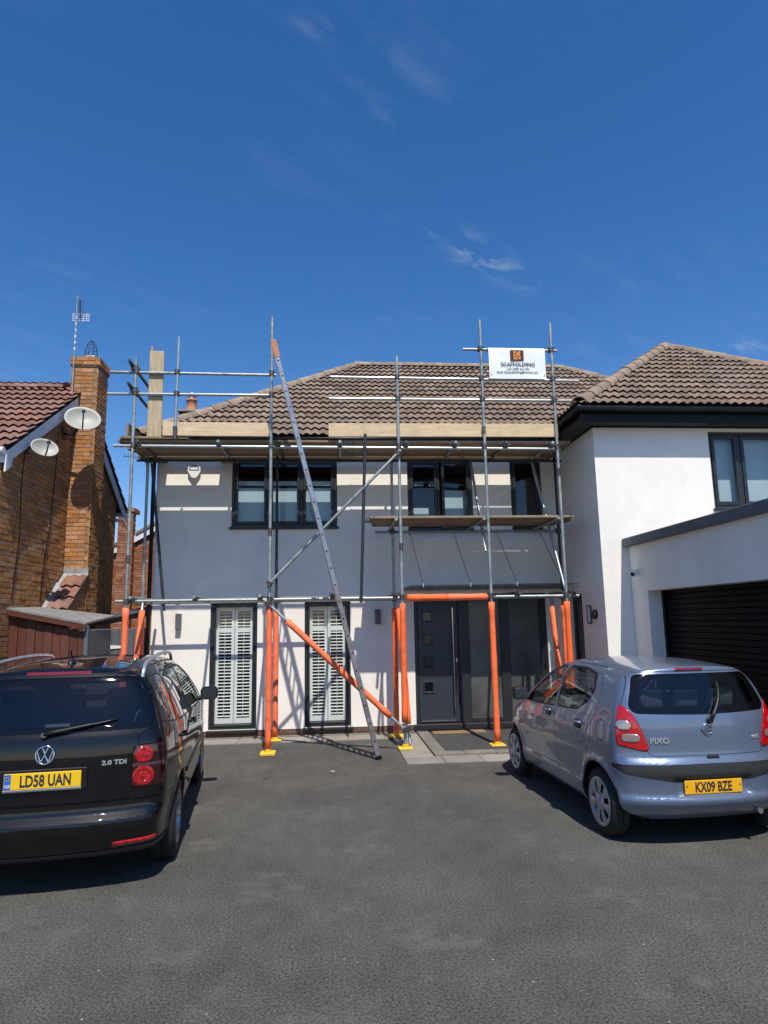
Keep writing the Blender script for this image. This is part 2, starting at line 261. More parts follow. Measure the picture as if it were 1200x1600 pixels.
# ------------------------------------------------------------------ helpers
WM = {}
def thing(name, label, cat, loc=(0, 0, 0), group=None, rotz=0.0):
    o = bpy.data.objects.new(name, None); COL.objects.link(o); o.empty_display_size = 0.2
    o.location = loc; o.rotation_euler = (0, 0, rotz)
    WM[o] = Matrix.Translation(loc) @ Matrix.Rotation(rotz, 4, 'Z')
    tag(o, label, cat, group); return o
def tag(o, label=None, cat=None, group=None, kind=None):
    if label: o['label'] = label
    if cat: o['category'] = cat
    if group: o['group'] = group
    if kind: o['kind'] = kind
    return o
class MB:
    """collects shapes into one mesh"""
    def __init__(s): s.v = []; s.f = []; s.sm = []
    def add(s, vs, fs, smooth=False):
        k = len(s.v); s.v += [tuple(v) for v in vs]; s.f += [tuple(i+k for i in f) for f in fs]; s.sm += [smooth]*len(fs); return s
    def box(s, x0, x1, y0, y1, z0, z1, M=None):
        vs = [(x, y, z) for x in (x0, x1) for y in (y0, y1) for z in (z0, z1)]
        if M is not None: vs = [M @ Vector(v) for v in vs]
        return s.add(vs, [(0, 1, 3, 2), (4, 6, 7, 5), (0, 4, 5, 1), (2, 3, 7, 6), (0, 2, 6, 4), (1, 5, 7, 3)])
    def bbox(s, x0, x1, y0, y1, z0, z1, c=0.004, M=None, seg=1):
        bm = bmesh.new(); bmesh.ops.create_cube(bm, size=1.0)
        for v in bm.verts: v.co = Vector(((x0+x1)/2+v.co.x*(x1-x0), (y0+y1)/2+v.co.y*(y1-y0), (z0+z1)/2+v.co.z*(z1-z0)))
        c = min(c, 0.45*min(abs(x1-x0), abs(y1-y0), abs(z1-z0)))
        bmesh.ops.bevel(bm, geom=bm.edges[:], offset=c, segments=seg, affect='EDGES', profile=0.5)
        bm.verts.index_update()
        vs = [M @ v.co if M is not None else v.co for v in bm.verts]; fs = [[v.index for v in f.verts] for f in bm.faces]; bm.free()
        return s.add(vs, fs, seg > 1)
    def tube(s, p0, p1, r, n=10, r1=None, caps=True):
        p0, p1 = Vector(p0), Vector(p1); r1 = r if r1 is None else r1; d = (p1-p0).normalized()
        a = d.orthogonal().normalized(); b = d.cross(a)
        k = len(s.v)
        for p, rr in ((p0, r), (p1, r1)):
            s.v += [tuple(p+rr*(math.cos(2*math.pi*i/n)*a+math.sin(2*math.pi*i/n)*b)) for i in range(n)]
        s.f += [(k+i, k+(i+1) % n, k+n+(i+1) % n, k+n+i) for i in range(n)]; s.sm += [True]*n
        if caps:
            for p, rr, fl in ((p0, r, 1), (p1, r1, 0)):
                q = len(s.v); s.v += [tuple(p+rr*(math.cos(2*math.pi*i/n)*a+math.sin(2*math.pi*i/n)*b)) for i in range(n)]
                idx = [q+i for i in range(n)]; s.f.append(tuple(idx[::-1] if fl else idx)); s.sm.append(False)
        return s
    def path(s, pts, r, n=8, closed=False):
        pts = [Vector(p) for p in pts]; m = len(pts); k = len(s.v); a = None
        for i, p in enumerate(pts):
            if closed: d = (pts[(i+1) % m]-pts[i-1]).normalized()
            else: d = (pts[min(i+1, m-1)]-pts[max(i-1, 0)]).normalized()
            a = d.orthogonal().normalized() if a is None else (a-d*a.dot(d)).normalized(); b = d.cross(a)
            rr = r[i] if isinstance(r, (list, tuple)) else r
            s.v += [tuple(p+rr*(math.cos(2*math.pi*j/n)*a+math.sin(2*math.pi*j/n)*b)) for j in range(n)]
        for i in range(m if closed else m-1):
            i2 = (i+1) % m
            s.f += [(k+i*n+j, k+i*n+(j+1) % n, k+i2*n+(j+1) % n, k+i2*n+j) for j in range(n)]; s.sm += [True]*n
        if not closed:
            s.f += [tuple(k+j for j in range(n))[::-1], tuple(k+(m-1)*n+j for j in range(n))]; s.sm += [False]*2
        return s
    def prism(s, poly, axis, lo, hi):
        """poly in the two axes left over, in order"""
        n = len(poly); o = [i for i in range(3) if i != axis]
        def pt(p, h):
            q = [0, 0, 0]; q[o[0]], q[o[1]] = p; q[axis] = h; return q
        vs = [pt(p, lo) for p in poly]+[pt(p, hi) for p in poly]
        return s.add(vs, [tuple(range(n))[::-1], tuple(range(n, 2*n))]+[(i, (i+1) % n, n+(i+1) % n, n+i) for i in range(n)])
    def lathe(s, prof, n=32, M=None, smooth=True):
        """prof: (radius, height) along local Z"""
        vs = [(r*math.cos(2*math.pi*i/n), r*math.sin(2*math.pi*i/n), h) for r, h in prof for i in range(n)]
        if M is not None: vs = [M @ Vector(v) for v in vs]
        fs = [(j*n+i, j*n+(i+1) % n, (j+1)*n+(i+1) % n, (j+1)*n+i) for j in range(len(prof)-1) for i in range(n)]
        return s.add(vs, fs, smooth)
    def mesh(s, name, fix=True):
        me = bpy.data.meshes.new(name); me.from_pydata(s.v, [], s.f)
        me.polygons.foreach_set('use_smooth', s.sm)
        if fix:
            bm = bmesh.new(); bm.from_mesh(me); bmesh.ops.recalc_face_normals(bm, faces=bm.faces[:]); bm.to_mesh(me); bm.free()
        me.update(); return me
    def build(s, name, m, parent=None, local=False, **kw):
        return put(name, s.mesh(name), m, parent, local, **kw)
def put(name, me, m, parent=None, local=False, M=None, label=None, cat=None, group=None, kind=None):
    if m and len(me.materials) == 0: me.materials.append(MATS[m])
    o = bpy.data.objects.new(name, me); COL.objects.link(o)
    if M is not None: o.matrix_basis = M
    if parent is not None:
        o.parent = parent
        if not local: o.matrix_parent_inverse = WM[parent].inverted()
    WM[o] = (M.copy() if M is not None else Matrix.Identity(4))
    tag(o, label, cat, group, kind); return o
def text_mesh(body, size, depth=0.0015, xs=1.0, bold=0.0):
    c = bpy.data.curves.new('t', 'FONT'); c.body = body; c.size = size; c.extrude = depth; c.align_x = 'CENTER'; c.align_y = 'CENTER'; c.offset = bold; c.resolution_u = 3
    o = bpy.data.objects.new('t', c); COL.objects.link(o)
    dg = bpy.context.evaluated_depsgraph_get(); me = bpy.data.meshes.new_from_object(o.evaluated_get(dg))
    bpy.data.objects.remove(o); bpy.data.curves.remove(c)
    co = np.empty(len(me.vertices)*3, np.float32); me.vertices.foreach_get('co', co); co = co.reshape(-1, 3)
    cx = (co[:, 0].min()+co[:, 0].max())/2; cy = (co[:, 1].min()+co[:, 1].max())/2
    out = np.stack([(co[:, 0]-cx)*xs, -co[:, 2], co[:, 1]-cy], 1)          # stands upright, faces -Y
    me.vertices.foreach_set('co', out.ravel()); me.materials.clear(); me.update(); return me
# ================================================================== SETTING
MB().add([(-300, -300, 0), (300, -300, 0), (300, 300, 0), (-300, 300, 0)], [(0, 1, 2, 3)]).build('driveway', 'asphalt', kind='structure')
# strip of concrete slabs along the foot of the house
strip = MB().box(-3.3, 4.2, 11.22, 11.80, -0.05, 0.006).build('path', 'mortar', kind='structure')
xx = -3.3; kk = 0
while xx < 0.95:
    w = min(0.60, 0.98-xx)
    MB().bbox(xx+0.004, xx+w-0.004, 11.20, 11.775, -0.04, 0.018+0.002*(kk % 2), 0.004).build('slab', 'slab', strip); xx += w; kk += 1
# concrete apron in front of the door with a raised stone rim and a dark panel inside
pad = MB().box(1.05, 4.22, 9.26, 11.78, -0.05, 0.007).build('door_apron', 'mortar', kind='structure')
def slabs(x0, x1, y0, y1, n, along, m, z, nm):
    for i in range(n):
        a, b = i/n, (i+1)/n
        if along == 'x': c = (x0+(x1-x0)*a+0.003, x0+(x1-x0)*b-0.003, y0, y1)
        else: c = (x0, x1, y0+(y1-y0)*a+0.003, y0+(y1-y0)*b-0.003)
        MB().bbox(*c, -0.04, z+0.002*(i % 2), 0.006).build(nm, m, pad)
slabs(1.03, 1.46, 9.66, 11.77, 4, 'y', 'slab', 0.018, 'slab'); slabs(1.03, 4.2, 9.24, 9.64, 6, 'x', 'slab', 0.018, 'slab')
slabs(1.47, 1.66, 9.86, 11.70, 4, 'y', 'rim_stone', 0.045, 'rim_stone'); slabs(1.47, 4.15, 9.655, 9.855, 6, 'x', 'rim_stone', 0.045, 'rim_stone')
MB().box(1.665, 4.15, 9.86, 11.70, -0.03, 0.030).build('inset_panel', 'rubber_mat', pad)
o = MB().bbox(1.72, 2.62, 11.33, 11.62, 0.0305, 0.044, 0.004).build('doormat', 'coir', label='brown coir doormat lying in front of the dark front door', cat='doormat')

# ================================================================== tools for buildings
def wall_face(mb, O, u, v, n, U, V, holes, depth):
    """rendered wall face with rectangular openings and their reveals; n points outward"""
    O, u, v, n = Vector(O), Vector(u), Vector(v), Vector(n)
    us = sorted({U[0], U[1], *[h[0] for h in holes], *[h[1] for h in holes]}); vs = sorted({V[0], V[1], *[h[2] for h in holes], *[h[3] for h in holes]})
    P = lambda a, b, d=0: O+a*u+b*v-d*n
    for a0, a1 in zip(us, us[1:]):
        for b0, b1 in zip(vs, vs[1:]):
            ca, cb = (a0+a1)/2, (b0+b1)/2
            if any(h[0] < ca < h[1] and h[2] < cb < h[3] for h in holes): continue
            mb.add([P(a0, b0), P(a1, b0), P(a1, b1), P(a0, b1)], [(0, 1, 2, 3)])
    for h in holes:
        c = [(h[0], h[2]), (h[1], h[2]), (h[1], h[3]), (h[0], h[3])]
        for i in range(4):
            a, b = c[i], c[(i+1) % 4]
            mb.add([P(*a), P(*b), P(*b, depth), P(*a, depth)], [(0, 3, 2, 1)])
def frame_rects(mb, x0, x1, z0, z1, w, y0, y1, M, c=0.006):
    mb.bbox(x0, x0+w, y0, y1, z0, z1, c, M); mb.bbox(x1-w, x1, y0, y1, z0, z1, c, M)
    mb.bbox(x0+w, x1-w, y0, y1, z0, z0+w, c, M); mb.bbox(x0+w, x1-w, y0, y1, z1-w, z1, c, M)
def window(par, O, u, x0, x1, z0, z1, lights, rec=0.05, sill=True, open_light=None, ang=0, m='anthracite', gm='window_glass', fw=0.055, sw=0.05):
    """O + u give the wall plane (u to the right as seen from outside). lights: list of (a,b) fractions of the width"""
    u = Vector(u); n = u.cross(Vector((0, 0, 1))); O = Vector(O)          # n outward
    M = Matrix(((u.x, -n.x, 0, O.x), (u.y, -n.y, 0, O.y), (0, 0, 1, 0), (0, 0, 0, 1)))  # local x along wall, y inward, z up
    mb = MB(); frame_rects(mb, x0, x1, z0, z1, fw, rec, rec+0.07, M)
    wd = x1-x0
    for a, b in lights[:-1]: mb.bbox(x0+b*wd-0.025, x0+b*wd+0.025, rec+0.002, rec+0.068, z0+fw, z1-fw, 0.005, M)
    w = mb.build('window', m, par)
    for i, (a, b) in enumerate(lights):
        xa = x0+a*wd+(fw if i == 0 else 0.025)+0.003; xb = x0+b*wd-(fw if i == len(lights)-1 else 0.025)-0.003; za, zb = z0+fw+0.003, z1-fw-0.003
        Ms = M
        if open_light == i:
            Ms = M @ Matrix.Translation((xb, rec, 0)) @ Matrix.Rotation(ang, 4, 'Z') @ Matrix.Translation((-xb, -rec, 0))
        s = MB(); frame_rects(s, xa, xb, za, zb, sw, rec-0.014, rec+0.05, Ms); s.build('sash', m, w)
        MB().box(xa+sw-0.004, xb-sw+0.004, rec+0.012, rec+0.034, za+sw-0.004, zb-sw+0.004, Ms).build('pane', gm, w)
    if sill: MB().bbox(x0-0.03, x1+0.03, -0.055, rec+0.03, z0-0.045, z0-0.003, 0.006, M).build('sill', m, w)
    return w, M

# brick laying --------------------------------------------------------------------------------
BR = MB().add([(x, y, z) for x in (0, .215) for y in (-.02, .008) for z in (0, .065)], [(0, 4, 5, 1), (0, 1, 3, 2), (4, 6, 7, 5), (1, 5, 7, 3), (0, 2, 6, 4)])
def brick_mesh(L, H=0.065, D=0.008, B=0.02):
    e = 0.0025
    mb = MB(); mb.add([(0, B, 0), (L, B, 0), (L, B, H), (0, B, H), (0, -D+e, 0), (L, -D+e, 0), (L, -D+e, H), (0, -D+e, H), (e, -D, e), (L-e, -D, e), (L-e, -D, H-e), (e, -D, H-e)],
           [(8, 9, 10, 11), (4, 5, 9, 8), (5, 6, 10, 9), (6, 7, 11, 10), (7, 4, 8, 11), (0, 1, 5, 4), (1, 2, 6, 5), (2, 3, 7, 6), (3, 0, 4, 7)])
    return mb
_bm = {}
def bmesh_for(L, m):
    k = (round(L, 3), m)
    if k not in _bm: me = brick_mesh(L).mesh('brick'); me.materials.append(MATS[m]); _bm[k] = me
    return _bm[k]
def lay(O, u, U, V, inside, phase=0.0, first=0):
    """list of (matrix, length) for stretcher-bond bricks; u along the wall seen from outside, z up"""
    u = Vector(u); n = u.cross(Vector((0, 0, 1))); O = Vector(O); out = []
    r = 0; z = V[0]
    while z+0.065 <= V[1]+1e-6:
        x = U[0]-(0.1125 if (r+first) % 2 else 0.0)+phase
        while x < U[1]-0.03:
            a = max(x, U[0]); b = min(x+0.215, U[1])
            if b-a > 0.04 and inside((a+b)/2, z+0.033):
                L = 0.215 if b-a > 0.21 else (0.1025 if b-a > 0.1 else 0.06)
                p = O+a*u+Vector((0, 0, z))+n*random.uniform(-0.0025, 0.0035)
                M = Matrix(((u.x, -n.x, 0, p.x), (u.y, -n.y, 0, p.y), (0, 0, 1, p.z), (0, 0, 0, 1))) @ Matrix.Rotation(random.uniform(-.006, .006), 4, 'Y')
                out.append((M, L))
            x += 0.225
        z += 0.075; r += 1
    return out
def place_bricks(bricks, m, parent, singles, rest_parent=None):
    for M, L in bricks[:singles]: put('brick', bmesh_for(L, m), m, parent, M=M)
    if len(bricks) > singles:
        mb = MB(); base = {}
        for M, L in bricks[singles:]:
            b = base.setdefault(L, brick_mesh(L)); mb.add([M @ Vector(v) for v in b.v], b.f)
        put('brickwork', mb.mesh('brickwork', fix=False), m, rest_parent or parent, kind='stuff')

# roof tiles ----------------------------------------------------------------------------------
TW, TG = 0.288, 0.315
def tile_mb(w=TW, g=TG, waves=2, amp=0.026, seg=12):
    mb = MB(); L = g+0.05; t = 0.009; up = 0.048
    prof = [(w*i/seg, amp*(0.5-0.5*math.cos(2*math.pi*waves*i/seg))**0.8) for i in range(seg+1)]
    top = [(x, 0, z+up) for x, z in prof]+[(x, L, z+0.004) for x, z in prof]; k = seg+1
    mb.add(top, [(i, i+1, k+i+1, k+i) for i in range(seg)], True)
    fr = [(x, 0, z+up) for x, z in prof]+[(x, 0.003, z+up-t) for x, z in prof]
    mb.add(fr, [(k+i, k+i+1, i+1, i) for i in range(seg)], False)
    mb.add([(x, 0.003, z+up-t) for x, z in prof]+[(x, L, z+0.004-t) for x, z in prof], [(i+1, i, k+i, k+i+1) for i in range(seg)], True)
    return mb
TILE = tile_mb(amp=0.036)
_tiles = {}
def slope_tiles(O, u, v, poly, stag=0.0):
    """tiles covering polygon (in u,v) of a roof slope -> list of (matrix, clip planes or None)"""
    O, u, v = Vector(O), Vector(u), Vector(v); n = u.cross(v); out = []
    us = [p[0] for p in poly]; vs = [p[1] for p in poly]
    edges = [(poly[i], poly[(i+1) % len(poly)]) for i in range(len(poly))]
    def sd(p, e):
        (x0, y0), (x1, y1) = e; dx, dy = x1-x0, y1-y0; l = math.hypot(dx, dy); return ((p[0]-x0)*(-dy)+(p[1]-y0)*dx)/l   # >0 inside for ccw
    r = 0; vv = -0.06
    while vv < max(vs)-0.03:
        x = math.floor(min(us)/TW)*TW+(stag if r % 2 else 0)
        while x < max(us):
            cor = [(x, vv+.06), (x+TW, vv+.06), (x+TW, min(vv+TG, max(vs)-.001)), (x, min(vv+TG, max(vs)-.001))]
            cut = []; ok = True
            for e in edges:
                d = [sd(c, e) for c in cor]
                if max(d) <= 0.02: ok = False; break
                if min(d) < -1e-4: cut.append(e)
            if ok:
                p = O+x*u+vv*v+n*random.uniform(0, 0.003)
                M = Matrix((( u.x, v.x, n.x, p.x), (u.y, v.y, n.y, p.y), (u.z, v.z, n.z, p.z), (0, 0, 0, 1))) @ Matrix.Rotation(random.uniform(-.006, .006), 4, 'Z')
                out.append((M, [((e[0][0]-x, e[0][1]-vv), (e[1][0]-x, e[1][1]-vv)) for e in cut]))
            x += TW
        vv += TG; r += 1
    return out
def tile_clip(cut):
    if not cut: return TILE
    bm = bmesh.new(); vs = [bm.verts.new(v) for v in TILE.v]
    for f, s_ in zip(TILE.f, TILE.sm):
        try: q = bm.faces.new([vs[i] for i in f]); q.smooth = s_
        except ValueError: pass
    for (a, b) in cut:
        if abs(a[1]-b[1]) < 1e-6: continue          # eave and ridge lines need no cut
        nrm = Vector((-(b[1]-a[1]), b[0]-a[0], 0)).normalized()
        bmesh.ops.bisect_plane(bm, geom=bm.verts[:]+bm.edges[:]+bm.faces[:], plane_co=(a[0], a[1], 0), plane_no=nrm, clear_inner=True)
    bm.verts.index_update(); mb = MB()
    for f in bm.faces: mb.f.append(tuple(x.index for x in f.verts)); mb.sm.append(f.smooth)
    mb.v = [tuple(x.co) for x in bm.verts]; bm.free(); return mb
def place_tiles(tiles, m, parent, singles):
    full = None
    for M, cut in tiles[:singles]:
        if not cut:
            if full is None: full = TILE.mesh('tile', fix=False); full.materials.append(MATS[m])
            put('tile', full, m, parent, M=M)
        else:
            mb = tile_clip(cut)
            if mb.f: put('tile', mb.mesh('tile', fix=False), m, parent, M=M)
    if len(tiles) > singles:
        al = MB()
        for M, cut in tiles[singles:]:
            mb = tile_clip(cut); k = len(al.v); al.v += [tuple(M @ Vector(v)) for v in mb.v]; al.f += [tuple(i+k for i in f) for f in mb.f]; al.sm += mb.sm
        put('tile_field', al.mesh('tile_field', fix=False), m, parent, kind='stuff')
def ridge_tiles(p0, p1, parent, m='ridge_tile', r=0.125, L=0.40):
    p0, p1 = Vector(p0), Vector(p1); d = p1-p0; n = max(1, int(d.length/L)); l = d.length/n; d.normalize()
    side = d.cross(Vector((0, 0, 1))).normalized(); up = side.cross(d)
    mb = MB(); K = 9; pr = []
    for e, rr in ((-0.015, r+0.008), (l*0.5, r), (l+0.02, r-0.006)):
        pr += [(e, rr*math.cos(math.pi*j/(K-1)), rr*0.92*math.sin(math.pi*j/(K-1))-0.045) for j in range(K)]
    fs = [(i*K+j, i*K+j+1, (i+1)*K+j+1, (i+1)*K+j) for i in range(2) for j in range(K-1)]; mb.add(pr, fs, True)
    mb.add([pr[j] for j in range(K)]+[(pr[j][0]+.004, pr[j][1]*0.86, pr[j][2]-0.018) for j in range(K)], [(j, j+1, K+j+1, K+j) for j in range(K-1)])
    me = mb.mesh('ridge_tile', fix=True); me.materials.append(MATS[m])
    for i in range(n):
        p = p0+d*(i*l)+up*random.uniform(-.004, .006)
        M = Matrix(((d.x, side.x, up.x, p.x), (d.y, side.y, up.y, p.y), (d.z, side.z, up.z, p.z), (0, 0, 0, 1)))
        put('ridge_tile', me, m, parent, M=M @ Matrix.Rotation(random.uniform(-.012, .012), 4, 'Z'))

# ================================================================== MAIN HOUSE
house = thing('house', 'white rendered two storey house with brown tiled hipped roofs behind the scaffold', 'house', (0.6, 11.8, 0))
FX0, FX1, FY, RX, WY = -3.05, 4.25, 11.80, 4.25, 10.0
holesF = [(-1.733, .149, 3.60, 4.87), (1.436, 2.645, 3.52, 4.87), (3.363, 3.959, 3.52, 4.87), (-2.055, -1.25, .135, 2.275), (-.433, .365, .135, 2.265), (1.495, 3.907, .06, 2.36)]
mb = MB(); wall_face(mb, (0, FY, 0), (1, 0, 0), (0, 0, 1), (0, -1, 0), (FX0, FX1), (0.12, 5.16), [h for h in holesF[:5]]+[(1.495, 3.907, .12, 2.36)], 0.14)
mb.add([(FX0, FY, .12), (FX1, FY, .12), (FX1, FY+.02, .12), (FX0, FY+.02, .12)], [(0, 3, 2, 1)])
mb.build('wall', 'render', house)
mb = MB(); mb.add([(FX0, FY, .12), (FX0, 19.0, .12), (FX0, 19.0, 5.16), (FX0, FY, 5.16)], [(0, 1, 2, 3)])
mb.add([(FX0, 19.0, 0), (9.5, 19.0, 0), (9.5, 19.0, 5.16), (FX0, 19.0, 5.16)], [(0, 1, 2, 3)]); mb.build('wall', 'render', house)
mb = MB(); mb.box(FX0+0.012, FX1, FY+0.016, FY+0.10, -0.05, 0.119)
mb.box(FX0+0.016, FX0+0.1, FY+.1, 19.0, -.05, .119); mb.build('plinth', 'mortar', house)
pb = lay((0, FY+0.016, 0), (1, 0, 0), (FX0+0.014, 1.49), (-0.032, 0.118), lambda a, z: True)
place_bricks(pb, 'plinth_brick', house, 400)
# wing: return wall with a tall dark window, front wall with an upper window
holesR = [(0.35, 0.86, .1, 2.3)]
mb = MB(); wall_face(mb, (RX, FY, 0), (0, -1, 0), (0, 0, 1), (-1, 0, 0), (0, FY-WY), (0, 4.93), holesR, 0.12); mb.build('wall', 'render', house)
holesW = [(6.187, 8.25, 3.60, 4.88)]
mb = MB(); wall_face(mb, (0, WY, 0), (1, 0, 0), (0, 0, 1), (0, -1, 0), (RX, 9.9), (0, 4.93), holesW, 0.12)
mb.add([(9.9, WY, 0), (9.9, 19, 0), (9.9, 19, 4.93), (9.9, WY, 4.93)], [(0, 1, 2, 3)]); mb.build('wall', 'render', house)
# floors and partitions inside, so that the rooms behind the panes are dark and closed
mb = MB(); mb.box(FX0+.02, 9.5, FY+0.3, 18.9, 2.5, 2.75); mb.box(FX0+.02, 9.5, 15.0, 15.1, .02, 5.1); mb.box(FX0+.02, 9.5, FY+.16, 18.9, 5.05, 5.12)
for x in (.72, 1.2, 3.0, 4.4): mb.box(x, x+.08, FY+.2, 15, 2.76, 5.04)
for x in (-.9, .7, 4.35): mb.box(x, x+.08, FY+.2, 15, .02, 2.49)
mb.box(RX+.2, 9.8, 11.3, 11.4, .02, 4.9); mb.box(5.9, 9.8, WY+.14, 11.3, 3.2, 3.3); mb.box(FX0+.14, 9.6, FY+.15, 18.9, .008, .03)
mb.build('partition', 'interior', house)
# windows of the upper floor
Ox, ux = (0, FY, 0), (1, 0, 0)
wU, MU = window(house, Ox, ux, *holesF[0], [(0, .345), (.345, .66), (.66, 1)])
MB().box(-1.69, .11, FY+.17, FY+.19, 3.62, 4.335).build('blind', 'blind', wU); MB().box(-1.69, .11, FY+.17, FY+.19, 4.385, 4.47).build('blind', 'blind', wU)
wM, MM = window(house, Ox, ux, *holesF[1], [(0, .48), (.48, 1)], open_light=1, ang=math.radians(13))
MB().box(2.10, 2.60, FY+.24, FY+.26, 3.55, 4.30).build('blind', 'blind', wM); MB().box(1.48, 1.86, FY+.3, FY+.32, 3.55, 3.98).build('blind', 'blind', wM)
wR, MR = window(house, Ox, ux, *holesF[2], [(0, 1)])
# tall ground floor windows with white plantation shutters
for (x0, x1, z0, z1, *_r) in (holesF[3], holesF[4]):
    w, Mw = window(house, Ox, ux, x0, x1, z0, z1, [(0, 1)], rec=0.03, sill=True, fw=0.045, sw=0.035)
    xa, xb = x0+.085, x1-.085; zb, zt = z0+.085, z1-.085; xm = (xa+xb)/2; ys = FY+.12
    sh = MB()
    for a, b in ((xa, xm-.004), (xm+.004, xb)):
        sh.bbox(a, a+.05, ys, ys+.03, zb, zt, .003); sh.bbox(b-.05, b, ys, ys+.03, zb, zt, .003)
        for q0, q1 in ((zb, zb+.10), (zt-.07, zt), (1.755, 1.845)): sh.bbox(a+.05, b-.05, ys+.002, ys+.028, q0, q1, .003)
    sh.build('shutter_frame', 'white_shutter', w)
    lv = None
    for a, b in ((xa, xm-.004), (xm+.004, xb)):
        for q0, q1 in ((zb+.10, 1.755), (1.845, zt-.07)):
            nn = int((q1-q0)/.0535); pt = (q1-q0)/nn
            for i in range(nn):
                zc = q0+pt*(i+.5); wl = (b-a)-.10
                if lv is None:
                    l_ = MB(); l_.bbox(-wl/2, wl/2, -.031, .031, -.0045, .0045, .002); lv = l_.mesh('louvre'); lv.materials.append(MATS['white_shutter'])
                Mx = Matrix.Translation(((a+b)/2, ys+.015, zc)) @ Matrix.Rotation(math.radians(15), 4, 'X')
                put('louvre', lv, 'white_shutter', w, M=Mx)
        MB().box((a+b)/2-.004, (a+b)/2+.004, ys-.022, ys-.014, zb+.12, zt-.1).build('tilt_rod', 'white_shutter', w)
# front door with side lights
dx0, dx1, dz0, dz1 = 1.495, 3.907, .06, 2.36
df = MB()
for a, b in ((1.497, 1.56), (2.29, 2.49), (3.053, 3.216), (3.78, 3.905)): df.bbox(a, b, FY+.03, FY+.13, dz0+.07, dz1, .006)
for a, b in ((1.56, 2.29), (2.49, 3.053), (3.216, 3.78)): df.bbox(a, b, FY+.032, FY+.128, dz1-.07, dz1, .006)
for a, b in ((2.49, 3.053), (3.216, 3.78)): df.bbox(a, b, FY+.032, FY+.128, dz0+.07, dz0+.15, .006)
door_frame = df.build('door_frame', 'anthracite', house)
MB().bbox(1.45, 3.93, FY-.05, FY+.14, .035, dz0+.068, .006).build('threshold', 'anthracite', house)
dl = MB(); dl.bbox(1.565, 2.285, FY+.055, FY+.10, dz0+.075, dz1-.075, .006)
door = dl.build('door', 'door_blue', house)
for zc in (1.965, 1.565, 1.165, .745):
    f = MB(); frame_rects(f, 1.635, 1.835, zc-.105, zc+.105, .028, FY+.038, FY+.0545, Matrix.Identity(4), .005); fr = f.build('glazing_frame', 'door_blue', door)
    MB().bbox(1.664, 1.806, FY+.044, FY+.0545, zc-.076, zc+.076, .008).build('pane', 'frosted_glass', door)
MB().tube((2.185, FY-.02, .38), (2.185, FY-.02, 2.12), .014, 12).tube((2.185, FY-.02, .55), (2.185, FY+.055, .55), .009).tube((2.185, FY-.02, 1.95), (2.185, FY+.055, 1.95), .009).build('handle', 'chrome', door)
MB().bbox(2.235, 2.262, FY+.04, FY+.0545, 1.16, 1.24, .004).build('lock', 'chrome', door)
MB().bbox(1.60, 2.25, FY+.035, FY+.0545, .155, .19, .006).build('weather_bar', 'chrome', door)
for a, b in ((2.49, 3.053), (3.216, 3.78)): MB().box(a-.005, b+.005, FY+.07, FY+.085, dz0+.145, dz1-.065).build('side_light', 'side_light_glass', house)
# tall dark window in the return wall
window(house, (RX, FY, 0), (0, -1, 0), *holesR[0], [(0, 1)], rec=0.03, sill=False)
# wing window
wW, MW = window(house, (0, WY, 0), (1, 0, 0), *holesW[0], [(0, .26), (.26, .63), (.63, 1)], sw=.06)
MB().box(6.22, 8.2, WY+.20, WY+.22, 3.62, 4.84).build('blind', 'blind', wW)

# roofs
P36 = math.radians(36.0); c36, s36 = math.cos(P36), math.sin(P36); t36 = math.tan(P36)
EX, EY, EZ = -3.34, 11.52, 5.20; RY = 15.52; RZ = EZ+4.0*t36; RXL, RXR = .66, 5.90
GX, GY, GZ = 3.91, 9.65, 5.20; AX, AY = 7.25, 12.99; AZ = GZ+3.34*t36
d = 0.0
mb = MB(); mb.add([(EX, EY, EZ), (9.9, EY, EZ), (RXR, RY, RZ), (RXL, RY, RZ), (EX, 19.4, EZ), (9.9, 19.4, EZ)], [(0, 1, 2, 3), (4, 0, 3), (5, 4, 3, 2), (1, 5, 2)])
mb.add([(EX, EY, EZ-.02), (9.9, EY, EZ-.02), (9.9, 19.4, EZ-.02), (EX, 19.4, EZ-.02)], [(3, 2, 1, 0)])
roof1 = mb.build('roof', 'roof_deck', house)
mb = MB(); mb.add([(GX, GY, GZ), (10.59, GY, GZ), (AX, AY, AZ), (AX, 15.0, AZ), (10.59, 15.0, GZ), (GX, 15.0, GZ)], [(0, 1, 2), (0, 2, 3, 5), (1, 4, 3, 2)])
roof2 = mb.build('roof', 'roof_deck', house)
vN = (0, c36, s36)
t1 = slope_tiles((EX, EY, EZ), (1, 0, 0), vN, [(0, 0), (7.25, 0), (10.24, 2.99/c36), (9.24, 4.0/c36), (4.0, 4.0/c36)])
t2 = slope_tiles((GX, GY, GZ), (1, 0, 0), vN, [(0, 0), (6.68, 0), (3.34, 3.34/c36)])
t3 = slope_tiles((GX, 14.9, GZ), (0, -1, 0), (c36, 0, s36), [(3.5, 0), (5.25, 0), (1.91, 3.34/c36), (.15, 3.34/c36)])
t2s = sorted(t2, key=lambda q: q[0].translation.x); vis2 = [q for q in t2s if q[0].translation.x < 8.0]; rest2 = [q for q in t2s if q[0].translation.x >= 8.0]
n2 = min(len(vis2), 110); n1 = 300-n2
t1s = sorted(t1, key=lambda q: q[0].translation.y+(8 if q[0].translation.x > 4.6 else 0))
place_tiles(t1s, 'roof_tile', roof1, n1); place_tiles(vis2+rest2+t3, 'roof_tile', roof2, n2)
nup = 0.055
ridge_tiles((EX, EY, EZ+nup), (RXL, RY, RZ+nup), roof1); ridge_tiles((RXL, RY, RZ+nup), (RXR, RY, RZ+nup), roof1); ridge_tiles((RXR+1.0, RY-1.0, RZ-t36+nup), (RXR, RY, RZ+nup), roof1)
